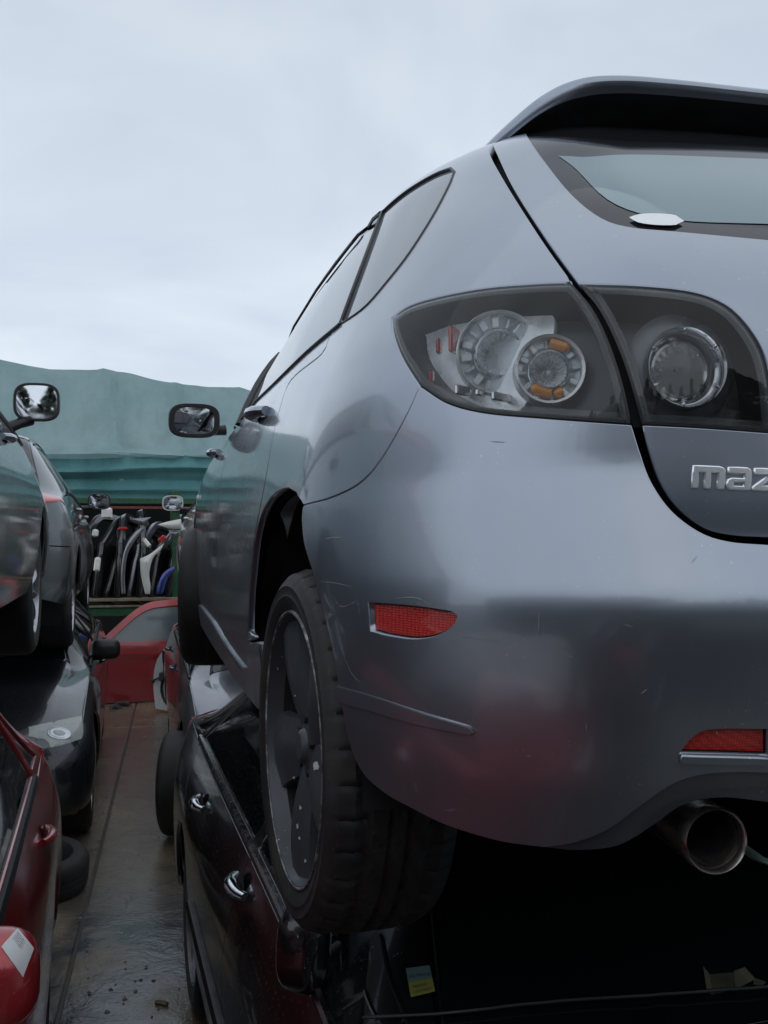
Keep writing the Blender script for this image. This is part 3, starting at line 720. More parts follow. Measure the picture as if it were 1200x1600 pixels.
# ---------------- lamps
def wall(srf, poly, o0, o1, name, mat, parent, h=.012, ins=.0, mirror='copy'):
    p0 = resample(poly, h); p1 = inset(p0, ins)
    A = srf.P(p0[:, 0], p0[:, 1]) + srf.N(p0[:, 0], p0[:, 1]) * o0; B = srf.P(p1[:, 0], p1[:, 1]) + srf.N(p1[:, 0], p1[:, 1]) * o1
    n = len(A); F = [(i, (i + 1) % n, n + (i + 1) % n, n + i) for i in range(n)]
    pL, pR = parent if isinstance(parent, tuple) else (parent, parent)
    V = np.vstack([A, B]); o = mkobj(name, V, F, mat, pL)
    if mirror:
        V = V.copy(); V[:, 0] = 2 * srf.Xc - V[:, 0]; mkobj(name, V, [tuple(reversed(f)) for f in F], mat, pR)
    return o
def lamp(srf, poly, pname, depth, floor_mat):
    car = tuple(empty(pname, (0, 0, 0)) for _ in (0, 1))
    for e in car: e.parent = globals()['car']
    cov = patch('lens_cover', srf, poly, M['clear'], car, h=.012, off=.001, lip=0, gap=.005, mirror='copy')
    rim = resample(poly, .01)
    patch('lamp_seal', srf, rim, M['lamp_black'], car, h=.012, off=-.0015, lip=.010, gap=.0015, holes=[inset(rim, .007)], mirror='copy')
    patch('aged_lens_edge', srf, inset(rim, .004), M['clear_aged'], car, h=.012, off=-.0005, lip=0, gap=0, holes=[inset(rim, .012)], mirror='copy')
    patch('lamp_housing', srf, inset(rim, .012), floor_mat, car, h=.02, off=-depth, lip=0, gap=0, mirror='copy')
    wall(srf, inset(rim, .005), -.002, -depth, 'lamp_wall', M['lamp_black'], car, ins=.008)
    return car
LMO = lamp(SB, lamp_poly, 'tail_lamp', .052, M['lamp_black'])
LMI = lamp(SH, li_poly, 'tailgate_lamp', .050, M['lamp_black'])
def frame_at(c, axis, upv=(0, 0, 1)):
    z = Vector(axis).normalized(); x = Vector(upv).cross(z).normalized(); y = z.cross(x)
    m = Matrix((x, y, z)).transposed().to_4x4(); m.translation = c; return m
def two(fn):
    """build on both sides: fn(xform) with xform mirroring the x coordinate"""
    for sx in (0, 1): fn(sx)
def mir(b, sx):
    if sx: b.v = [(2 * XC - v[0], v[1], v[2]) for v in b.v]; b.f = [tuple(reversed(f)) for f in b.f]
    return b
bez = px(SB, (628, 496), (700, 467), (770, 455), (835, 450), (835, 500), (800, 600), (770, 634), (735, 630), (690, 612), (652, 572), (632, 535), (630, 497))
patch('inner_bezel', SB, bez, M['refl_grey'], LMO, h=.02, off=-.043, lip=.01, gap=0, mirror='copy')
def reflector(c, axis, R, kind, sx):
    Mx = frame_at(c, axis)
    b = MB(); b.lathe([(R * (.88 if kind == 'amber' else .93), -.012), (R * (.91 if kind == 'amber' else .955), .002), (R * .985, .005), (R, .002), (R * 1.01, -.004), (R * 1.01, -.03)], 64, Mx)
    mir(b, sx).build('reflector_ring', M['refl'], LMO[sx])
    # fluted bowl: radial facets
    b = MB(); n = 44; vs = []; rr = [(.10, -.034), (.24, -.030), (.36, -.022), (.46, -.012), (.50, -.008)]
    for ri, (r, hh) in enumerate(rr):
        for k in range(n):
            a = 2 * math.pi * (k + (.5 if ri % 2 else 0)) / n; dz = .0035 * (1 if k % 2 else -1) * (ri > 0)
            vs.append(Mx @ Vector((R * r * math.cos(a), R * r * math.sin(a), hh + dz)))
    fs = [(i * n + k, i * n + (k + 1) % n, (i + 1) * n + (k + 1) % n, (i + 1) * n + k) for i in range(len(rr) - 1) for k in range(n)]
    b.add(vs, fs); b.lathe([(0, -.018), (R * .05, -.019), (R * .09, -.026), (R * .10, -.034)], 20, Mx)
    mir(b, sx).build('reflector_bowl', M['refl'], LMO[sx], smooth=False)
    b = MB(); b.lathe([(R * .50, -.008), (R * .515, .0), (R * .55, .002), (R * .58, -.002), (R * .58, -.010)], 56, Mx); mir(b, sx).build('inner_ring', M['chrome'], LMO[sx])
    # annulus with blocks
    b = MB(); b.lathe([(R * .58, -.020), (R * .94, -.014)], 56, Mx, mi=0)
    nb = 16 if kind != 'amber' else 12
    for k in range(nb):
        a = 2 * math.pi * k / nb + .1; rm = R * .76
        q = Mx @ Matrix.Rotation(a, 4, 'Z') @ Matrix.Translation((rm, 0, -.012))
        bb = MB().box((0, 0, 0), (R * .26, R * .17 if k % 3 else R * .08, .006), ch=.001)
        b.add([q @ Vector(v) for v in bb.v], bb.f, 1 + (k % 2))
    am = kind == 'amber'
    mir(b, sx).build('reflector_annulus', None, LMO[sx], smooth=False, mats=[M['refl_grey'] if not am else M['refl_grey'], M['refl'], M['refl_grey']])
    # clear domed optic over it
    b = MB(); b.lathe([(0, .006), (R * .4, .0055), (R * .8, .003), (R * .93, 0)], 48, Mx); mir(b, sx).build('optic', M['clear'], LMO[sx])
def spot(srf, p, d):
    a = srf.ut([p])[0]; P = srf.P(*a); N = srf.N(*a); return Vector(P - N * d)
ax = (-.30, -1, .02)
pr1, pr2, pr3 = spot(SB, (754, 532), .034), spot(SB, (848, 568), .020), spot(SH, (1081, 565), .022)
sc_ = lambda P, r: r * project(np.array(P))[2] / FPX
AMB = sc_(pr2, 55)
def build_lamps(sx):
    reflector(pr1, ax, sc_(pr1, 67), 'clear', sx)
    reflector(pr2, ax, AMB, 'amber', sx)
    # amber bulbs in the smaller reflector
    Mx = frame_at(pr2, ax)
    for (a, r0, l) in ((-108, .64, .24), (72, .74, .24), (-66, .70, .08)):
        b = MB(); q = Mx @ Matrix.Rotation(R_(a), 4, 'Z') @ Matrix.Translation((AMB * r0, 0, -.004)) @ Matrix.Rotation(R_(90), 4, 'X')
        bb = MB(); bb.tube([(0, 0, -AMB * l), (0, 0, AMB * l)], AMB * .15, 12); bb.lathe([(0, AMB * (l + .12)), (AMB * .1, AMB * (l + .09)), (AMB * .15, AMB * l)], 12)
        b.add([q @ Vector(v) for v in bb.v], bb.f); mir(b, sx).build('amber_bulb', M['orange'], LMO[sx])
    # tailgate lamp: deep chrome cone ring, grey optic
    R3 = sc_(pr3, 65); Mx = frame_at(pr3, (-.12, -1, .03))
    b = MB(); b.lathe([(R3 * .70, -.030), (R3 * .80, -.012), (R3 * .93, .002), (R3 * .985, .005), (R3, 0), (R3 * 1.0, -.03)], 64, Mx); mir(b, sx).build('reflector_ring', M['chrome'], LMI[sx])
    b = MB(); n = 36; vs = []; rr = [(.03, -.030), (.2, -.036), (.4, -.034), (.6, -.030), (.72, -.026)]
    for ri, (r, hh) in enumerate(rr):
        for k in range(n):
            a = 2 * math.pi * k / n; vs.append(Mx @ Vector((R3 * r * math.cos(a), R3 * r * math.sin(a), hh + (.003 if (k + ri) % 2 else 0))))
    b.add(vs, [(i * n + k, i * n + (k + 1) % n, (i + 1) * n + (k + 1) % n, (i + 1) * n + k) for i in range(len(rr) - 1) for k in range(n)])
    mir(b, sx).build('reflector_bowl', M['dull_chrome'], LMI[sx], smooth=False)
    b = MB(); b.lathe([(0, -.008), (R3 * .4, -.009), (R3 * .66, -.013), (R3 * .72, -.018)], 40, Mx); mir(b, sx).build('optic', M['clear_aged'], LMI[sx])
    for a in (90, 35, 150, 210, -30, -95):
        b = MB()
        q = Mx @ Matrix.Rotation(R_(a), 4, 'Z') @ Matrix.Translation((R3 * .86, 0, -.003)); bb = MB().lathe([(0, .006), (.0022, .004), (.003, 0)], 10)
        b.add([q @ Vector(v) for v in bb.v], bb.f)
        mir(b, sx).build('rivet', M['chrome'], LMI[sx])
    b = MB(); Mo = frame_at(pr3 + Vector((.004, .012, 0)), (-.12, -1, .03)); b.lathe([(R3 * 1.03, 0), (R3 * 1.22, -.002), (R3 * 1.42, -.012)], 56, Mo); mir(b, sx).build('lamp_bezel', M['lamp_grey'], LMI[sx])
    # red side marker inside the outer lamp
    for p, w_, h_, d_ in (((686, 515), .030, .034, .040), ((664, 527), .012, .020, .036), ((655, 580), .010, .018, .030)):
        c = spot(SB, p, d_ * .7); b = MB(); b.box((0, 0, 0), (.006, w_, h_), ch=.002); mm = Matrix.Rotation(R_(-38), 4, 'Z'); b.v = [tuple((mm @ Vector(v)) + c) for v in b.v]
        mir(b, sx).build('marker_lens', M['red_lens'], LMO[sx])
    for p, w_, h_ in (((765, 612), .045, .010), ((700, 600), .03, .012), ((730, 604), .02, .008)):
        c = spot(SB, p, .026); b = MB(); b.box((0, 0, 0), (.006, w_, h_), ch=.0015); mm = Matrix.Rotation(R_(-50), 4, 'Z'); b.v = [tuple((mm @ Vector(v)) + c) for v in b.v]
        mir(b, sx).build('lamp_step', M['dull_chrome'], LMO[sx])
two(build_lamps)
# ---------------- lettering on the tailgate
o_ = SH.ut([(1080, 763), (1150, 766), (1082, 727)]); bu = (o_[1] - o_[0]) / 70.0; bt = (o_[2] - o_[0]) / 36.0
def badge(x, y): return o_[0] + bu * x + bt * (y)      # y up, photo-pixel units, origin at the foot of the first letter
GLY = {
 'm': ([(0, 0), (0, 36), (44, 36), (50, 34), (53, 29), (53, 0), (42, 0), (42, 25), (32, 25), (32, 0), (21, 0), (21, 25), (11, 25), (11, 0)], []),
 'a': ([(7, 0), (2, 3), (0, 9), (2, 16), (7, 19), (24, 19), (24, 25), (1, 25), (1, 36), (28, 36), (33, 33), (35, 28), (35, 0)], [[(11, 7), (24, 7), (24, 12), (11, 12)]]),
 'z': ([(0, 0), (0, 6), (21, 25), (1, 25), (1, 36), (36, 36), (36, 29), (15, 9), (36, 9), (36, 0)], []),
 'd': ([(8, 0), (2, 3), (0, 9), (0, 27), (2, 33), (8, 36), (24, 36), (24, 47), (35, 47), (35, 0)], [[(11, 10), (24, 10), (24, 26), (11, 26)]])}
xx = 0
for ch_, adv in (('m', 54.5), ('a', 36.5), ('z', 37.5), ('d', 36.5), ('a', 36)):
    g, hs = GLY[ch_]
    patch('badge_letter', SH, [badge(xx + a, b_) for a, b_ in g], M['badge'], car, h=.01, off=.0038, lip=.0042, gap=.0012, chamfer=.0022, holes=[[badge(xx + a, b_) for a, b_ in hh] for hh in hs])
    xx += adv
# ---------------- exhaust
ec = at(1118, 1314, depth=1.12); er = 53 * 1.12 / 1600
Mx = frame_at(ec, (-.10, -1, -.02), (0, 0, 1))
for sx in (0, 1):
    b = MB(); b.lathe([(er * .76, -.03), (er * .765, -.012), (er * .80, -.009), (er * .84, -.012), (er * .87, -.006), (er * .90, .001), (er * .95, .003), (er, -.002), (er * 1.0, -.012), (er * .95, -.020), (er * .94, -.22)], 56, Mx); mir(b, sx).build('exhaust_tip', M['exhaust'], car)
    b = MB(); b.lathe([(0, -.16), (er * .78, -.16), (er * .78, -.028)], 32, Mx); mir(b, sx).build('exhaust_bore', M['backing'], car)
    b = MB(); p0 = Mx @ Vector((0, 0, -.2)); b.tube([p0, p0 + Vector((.02, .18, .01)), p0 + Vector((.12, .42, .03))], er * .6, 12); mir(b, sx).build('exhaust_pipe', M['backing'], car)
gf = cat(SPLIT + np.array([-.012, 0]), (SPL_H + np.array([.012, 0]))[::-1])
patch('gap_filler', SB, gf, M['backing'], car, h=.03, off=-.018, gap=0, lip=.03, mirror='copy')
# underneath: silencer, beam, springs, louvres
M['rusty'] = simple('rusty_steel', (.09, .055, .04), .7, metallic=.4, var=.5, scale=18)
for sx in (0, 1):
    b = MB(); b.lathe([(0, -.19), (.10, -.185), (.118, -.16), (.122, 0), (.118, .16), (.10, .185), (0, .19)], 28, Matrix.Translation((.86, 1.42, Z0 + .34)) @ Matrix.Rotation(R_(90), 4, 'Y') @ Matrix.Diagonal((.62, 1.05, 1, 1))); mir(b, sx).build('silencer', M['rusty'], car)
    b = MB()
    pts = [(.60 + .055 * math.cos(a), 1.78 + .055 * math.sin(a), Z0 + .30 + .018 * a / 1.0) for a in np.linspace(0, 16, 60)]; b.tube(pts, .008, 6); mir(b, sx).build('coil_spring', M['black_trim'], car)
    b = MB(); b.tube([(.50, 1.712, Z0 + .30), (.62, 1.85, Z0 + .27), (.80, 2.1, Z0 + .30)], [.03, .035, .04], 8, flat=.6); mir(b, sx).build('trailing_arm', M['rusty'], car)
    for k in range(0):
        b = MB(); b.box((.56, 1.18 - .012 * k, Z0 + .285 - .034 * k), (.09, .035, .004), rot=Matrix.Rotation(R_(12), 3, 'X'), ch=.001); mir(b, sx).build('underbody_louvre', M['backing'], car)
b = MB(); b.tube([(.52, 1.80, Z0 + .31), (XC, 1.84, Z0 + .33), (2 * XC - .52, 1.80, Z0 + .31)], .035, 10); b.build('axle_beam', M['rusty'], car)
# fine scratches across the bumper
def scratch(pts, w, srf=SB):
    uv = px(srf, *pts, step=4); P = srf.P(uv[:, 0], uv[:, 1]) + srf.N(uv[:, 0], uv[:, 1]) * .0006; n = len(P); vs = []; 
    for i in range(n):
        t = P[min(i + 1, n - 1)] - P[max(i - 1, 0)]; t /= np.linalg.norm(t) + 1e-9; s_ = np.cross(t, srf.N(*uv[i])); k = w * (1 - abs(2 * i / max(1, n - 1) - 1) ** 3) + 1e-5
        vs += [P[i] - s_ * k, P[i] + s_ * k]
    return vs, [(2 * i, 2 * i + 1, 2 * i + 3, 2 * i + 2) for i in range(n - 1)]
b = MB()
SC = [((507, 843), (520, 840), (537, 840)), ((500, 908), (530, 912), (552, 918)), ((520, 930), (534, 948), (560, 938)), ((615, 935), (650, 934), (678, 946)), ((700, 993), (740, 998), (790, 1004)), ((843, 940), (842, 1005)), ((868, 1012), (895, 1017)), ((880, 1023), (902, 1028)), ((975, 975), (990, 980)), ((1000, 1085), (1012, 1076)), ((916, 1130), (917, 1145)), ((906, 1163), (907, 1176)), ((540, 1030), (552, 1055), (566, 1068)), ((560, 935), (563, 962)), ((1080, 880), (1090, 868)), ((766, 690), (790, 691)), ((640, 1225), (652, 1236), (648, 1222), (660, 1240)), ((690, 1262), (702, 1266), (716, 1262)), ((820, 1180), (832, 1182)), ((1118, 1140), (1122, 1150))]
for i, pts in enumerate(SC):
    v_, f_ = scratch(pts, .00035 if i % 3 else .0006); b.add(v_, f_)
sc_o = b.build('surface_scratches', simple('bare_scratch', (.27, .28, .29), .5, var=.3, scale=200), car, smooth=False); sc_o['kind'] = 'stuff'
# ---------------- door mirror, handles, side repeater
def door_handle(c, L, mat, parent, out=(-1, 0, 0), along=(0, 1, 0), sc=1.0):
    o, a = Vector(out), Vector(along); b = MB(); pts = []
    for k in range(9):
        q = k / 8 * 2 - 1; pts.append(c + a * q * L / 2 * .9 + o * (.020 * (1 - abs(q) ** 3) + .004) * sc)
    b.tube(pts, [.019 * sc * (.75 + .35 * (1 - abs(k / 8 * 2 - 1))) for k in range(9)], 10, flat=.75)
    return b.build('door_handle', mat, parent)
hp = [SB.ut([(412, 648)])[0], SB.ut([(341, 709)])[0]]

for a in hp:
    P = SB.P(*a)
    for sx in (0, 1):
        c = Vector(P); c.x = c.x if not sx else 2 * XC - c.x
        door_handle(c, .17, M['slate_wet'], car, out=(-1, 0, .1) if not sx else (1, 0, .1))
def mirror_unit(*a_, **k_):
    a_ = list(a_); e = empty('door_mirror', (0, 0, 0)); e.parent = a_[6]; a_[6] = e
    return _mirror_unit(*a_, **k_)
def _mirror_unit(c, w_, h_, d_, shell, glassm, parent, face=(0, -1, 0), arm_to=None, tilt=0, frame=None, rim=.86):
    """rounded housing, its glass facing 'face'; c is the centre of the glass"""
    Mx = frame_at(c, face); b = MB(); n = 36; vs = []
    def ring(s_, z, sq=.62):
        out = []
        for k in range(n):
            a = 2 * math.pi * k / n; ca, sa = math.cos(a), math.sin(a)
            out.append(Mx @ Vector((w_ / 2 * s_ * math.copysign(abs(ca) ** sq, ca), h_ / 2 * s_ * math.copysign(abs(sa) ** sq, sa), z)))
        return out
    prof = [(rim, -.006), (rim + .02, .004), (.97, .004), (1.0, -.004), (1.0, -.02), (.97, -d_ * .4), (.88, -d_ * .7), (.68, -d_ * .92), (.3, -d_), (.02, -d_)]
    for s_, z in prof: vs += ring(s_, z)
    b.add(vs, [(i * n + k, i * n + (k + 1) % n, (i + 1) * n + (k + 1) % n, (i + 1) * n + k) for i in range(len(prof) - 1) for k in range(n)])
    hs = b.build('mirror_housing', shell, parent)
    b = MB(); vs = ring(rim + .01, -.004) + [Mx @ Vector((0, 0, -.002))]; b.add(vs, [(k, (k + 1) % n, n) for k in range(n)]); g = b.build('mirror_glass', glassm, hs if False else parent)
    if arm_to is not None:
        b = MB(); a = Vector(c) - Vector(face) * d_ * .55; t = Vector(arm_to); s_ = (t - a); p = a + s_ * .25 + Vector((0, 0, -h_ * .25))
        b.tube([p, p + (t - p) * .5, t], [h_ * .22, h_ * .17, h_ * .20], 12, flat=.8); b.build('mirror_arm', frame or shell, parent)
    return hs
mp = at(304, 657, depth=3.72)
for sx in (0, 1):
    c = Vector(mp); t = at(352, 672, depth=3.80)
    if sx: c.x = 2 * XC - c.x; t.x = 2 * XC - t.x
    mirror_unit(c, .185, .125, .075, M['black_trim'], M['mirror_sky'] if 'mirror_sky' in M else M['mirror'], car, face=(.02 if not sx else -.02, -1, -.05), arm_to=t, rim=.76)
rp_ = SB.P(*yw(4.2, .80)); b = MB(); b.lathe([(0, .008), (.012, .006), (.018, 0)], 16, frame_at(Vector(rp_), (-1, 0, 0)) @ Matrix.Diagonal((1.5, .9, 1, 1))); b.build('side_repeater', M['white_plastic'], car)
# ---------------- wheels
def wheel(name, parent, c, R=.313, Wd=.215, Rr=.228, out=-1, steer=0.0, style='five', tread=True, rimmat='wheel_grey', na=None, camber=0.0, spin=0.0):
    """c: centre of the outer face; axle along x, outer face towards out*x"""
    e = empty(name, c, rz=steer); e.parent = parent; e.rotation_euler = (0, camber, steer)
    # lathe axis z -> out*x
    Mx = Matrix(((0, 0, out), (0, 1, 0), (-out, 0, 0))).to_4x4() if out == 1 else Matrix(((0, 0, -1), (0, 1, 0), (1, 0, 0))).to_4x4()
    Mx = Mx @ Matrix.Rotation(R_(spin), 4, 'Z')
    H = R - Rr
    prof = [(Rr - .004, -.012), (Rr + .004, -.002), (Rr + .3 * H, .004), (Rr + .36 * H, .0055), (Rr + .40 * H, .0040), (Rr + .52 * H, .005), (Rr + .60 * H, .0052), (Rr + .62 * H, .0036), (Rr + .74 * H, -.001), (Rr + .88 * H, -.010)]
    sh = [(R - .006, -.020), (R - .001, -.032), (R, -.045)]
    mid = []; nmid = 16 if tread else 4
    for k in range(1, nmid): mid.append((R + .0015 * math.sin(math.pi * k / nmid), -.045 - (Wd - .09) * k / nmid))
    back = [(R, -Wd + .045), (R - .001, -Wd + .032), (R - .006, -Wd + .02), (Rr + .8 * H, -Wd + .006), (Rr + .3 * H, -Wd - .004), (Rr - .004, -Wd + .01)]
    pf = prof + sh + mid + back; n = na or (288 if tread else 56)
    vs = []; 
    for i, (r, hh) in enumerate(pf):
        for k in range(n):
            rr = r; z = hh
            if tread:
                x = (-hh) / Wd
                if .06 < x < .94:
                    for gcn in (.245, .42, .58, .755):
                        if abs(x - gcn) < .022: rr -= .0065
                    if x < .23 or x > .77:
                        if (k % 8) in (0,): rr -= .0045 if x > .09 else .003
                        elif (k % 8) == 4 and x > .12: rr -= .002
                    else:
                        kk_ = int(k + x * 60) % 9
                        if kk_ == 0: rr -= .004
                if i == 8 or i == 9:
                    if (k % 8) == 0: rr -= .0016
            a = 2 * math.pi * k / n; vs.append(Mx @ Vector((rr * math.cos(a), rr * math.sin(a), z)))
    b = MB(); b.add(vs, [(i * n + k, i * n + (k + 1) % n, (i + 1) * n + (k + 1) % n, (i + 1) * n + k) for i in range(len(pf) - 1) for k in range(n)])
    ty = b.build('tyre', M['rubber'], e)
    b = MB(); b.lathe([(Rr + .003, -.006), (Rr + .001, -.001), (Rr - .004, -.002), (Rr - .007, -.010), (Rr - .014, -.022), (Rr - .018, -.030)], 72 if tread else 36, Mx)
    rim_ = b.build('rim', M[rimmat], e)
    b = MB(); b.lathe([(Rr - .018, -.030), (Rr - .024, -.06), (Rr - .03, -.15), (Rr - .01, -Wd + .02)], 48 if tread else 36, Mx); b.build('rim_barrel', M['backing'], e)
    if tread: b = MB(); b.lathe([(Rr + .0025, -.004), (Rr + .001, .0005), (Rr - .0015, .0008), (Rr - .003, -.0015)], 96, Mx); b.build('worn_rim_edge', M['worn_edge'], e)
    b = MB(); ns = 5 if style == 'five' else 10
    r1 = Rr - .010
    for k in range(ns):
        q = Mx @ Matrix.Rotation(2 * math.pi * (k + .15) / ns, 4, 'Z')
        w0, w1 = (.046, .074) if style == 'five' else (.013, .017)
        # cross-sections along the spoke: crowned blade
        secs = []
        for j in range(7):
            f = j / 6; r = .02 + (r1 - .02) * f; ww = w0 + (w1 - w0) * f ** 1.3; zt = -.034 + .022 * math.sin(f * math.pi * .62) - .004 * f; tw = .004 * math.sin(f * 3)
            secs.append([Vector((r, -ww, zt - .028)), Vector((r, -ww * .96, zt - .006)), Vector((r, -ww * .30, zt + .004 + tw)), Vector((r, ww * .30, zt + .004 - tw)), Vector((r, ww * .96, zt - .006)), Vector((r, ww, zt - .028))])
        vs = [q @ v for s_ in secs for v in s_]; m = 6
        fs = [(i * m + j, i * m + (j + 1) % m, (i + 1) * m + (j + 1) % m, (i + 1) * m + j) for i in range(6) for j in range(m)]
        b.add(vs, fs)
    b.build('spokes', M[rimmat], e)
    b = MB(); b.lathe([(0, -.014), (.022, -.014), (.027, -.018), (.030, -.024), (.050, -.030), (.056, -.034), (.058, -.05)], 40, Mx); b.build('hub_cap', M[rimmat], e)
    for k in range(5 if tread else 0):
        b = MB()
        q = Mx @ Matrix.Rotation(2 * math.pi * (k + .65) / 5, 4, 'Z') @ Matrix.Translation((.046, 0, 0)); bb = MB().lathe([(0, -.022), (.0075, -.022), (.0085, -.03)], 6)
        b.add([q @ Vector(v) for v in bb.v], bb.f)
        b.build('wheel_nut', M['dull_chrome'] if style != 'five' else M['black_trim'], e)
    b = MB(); b.lathe([(0, -.13), (.15, -.13), (.15, -.15), (Rr - .03, -.152)], 32, Mx); b.build('brake_disc', M['backing'], e)
    return e
wheel('rear_wheel', car, (WX + .004, WY, Z0 + WW - .002), R=.298, Wd=.200, steer=R_(3.0), Rr=.226, spin=20)
wheel('rear_wheel', car, (2 * XC - WX, WY, Z0 + WW), out=1, tread=False)
wheel('front_wheel', car, (.235, FWY, Z0 + .395), R=.285, Rr=.21, steer=R_(-9), tread=False)
wheel('front_wheel', car, (2 * XC - .3, FWY, Z0 + WW), out=1, steer=R_(-9), tread=False)
def rebase(root, loc):
    loc = Vector(loc); root.location = loc
    for ch in list(root.children): ch.location = ch.location - loc
# ================================================================ the other cars of the yard
def lut(keys): 
    k = np.array(keys, float); return lambda q: np.interp(q, k[:, 0], k[:, 1])
class CarBody(Surface):
    """local frame: x across (flank at -W), y from nose to tail, z up from the tyres. (q, s): q along, s round the section:
    0 sill .. 1 belt .. 2 roof edge .. 3 centreline"""
    Xc = 0.0; sgn = -1
    def __init__(s, W=.86, L=4.3, belt=.93, roof=1.42, cowl=1.15, rooff=1.95, roofr=3.35, tail=3.95, bonz=.88, nosez=.68, deckz=1.0, sill=.22, tumb=.20, dn=.55, dr=.40, hatch=True, wedge=.05, bulge=.0, crown=.05, nexp=2.6):
        s.W, s.L, s.sill, s.tumb, s.dn, s.dr, s.crown, s.nexp = W, L, sill, tumb, dn, dr, crown, nexp
        s.q0 = 0.0
        top = [(0, nosez), (.25, nosez + .06), (cowl * .55, bonz - .02), (cowl, bonz + .04), (rooff - .35, roof - .13), (rooff, roof - .03), ((rooff + roofr) / 2, roof), (roofr, roof - .04), (tail, deckz + .04), (L, deckz if hatch else deckz - .05)]
        s.top = s._sm(top, .10)
        bl = [(0, nosez - .05), (.4, nosez + .04), (cowl, bonz), (rooff, belt), (roofr, belt + wedge), (tail, deckz - .02), (L, deckz - .07)]
        s.belt = s._sm(bl, .10)
        s.tuck = table([(0, .05), (.12, .022), (.3, .006), (.5, 0), (.68, .004), (.80, .022), (.90, .045), (1.0, .075), (1.1, .10)], 0, 1.1, .03)
        s.urange = (.02, L - .02); s.trange = (0, 3)
    def _sm(s, keys, sig):
        f = table(keys, -.2, s.L + .2, sig); return f
    def P(s, q, t):
        q = np.asarray(q, float); t = np.asarray(t, float); L = s.L
        qq = np.clip(q, 0, L)
        e0 = np.clip(1 - qq / s.dn, 0, 1); e1 = np.clip(1 - (L - qq) / s.dr, 0, 1)
        n = s.nexp
        c = (1 - e0 ** n) ** (1 / n) * (1 - e1 ** n) ** (1 / n)
        y = qq
        zb = s.belt(y); zt = np.maximum(s.top(y), zb + .035)
        a = np.clip(t, 0, 1); b = np.clip(t - 1, 0, 1); d = np.clip(t - 2, 0, 1)
        sil = s.sill + .10 * e0 ** 2 + .12 * e1 ** 2
        z = sil + (zb - sil) * a
        xw = s.W - s.tuck(a) - .02 * ((y - L * .5) / (L * .5)) ** 2
        gh = zt - zb
        xr = xw - np.minimum(.10 + s.tumb * np.clip(gh / .42, 0, 1.2) * .75, .45)
        x = xw + (xr - xw) * (b ** 1.15); z = z + (gh - .03) * b
        x = x * (1 - d); z = z + (.03 + s.crown * .6) * np.sqrt(np.clip(1 - (1 - d) ** 2, 0, 1))
        # ends lean: the nose and tail bow in plan, and the lower face stands proud of the upper
        x = x * c
        return np.stack([-x, y, z], -1)
    def at(s, y, z):
        """flank point (y, height) -> (q, t)"""
        zb = float(s.belt(y)); zt = max(float(s.top(y)), zb + .035)
        e0 = max(0, 1 - y / s.dn); e1 = max(0, 1 - (s.L - y) / s.dr); sil = s.sill + .10 * e0 ** 2 + .12 * e1 ** 2
        if z <= zb: return (y, (z - sil) / (zb - sil))
        return (y, 1 + (z - zb) / max(.01, (zt - zb - .03)))
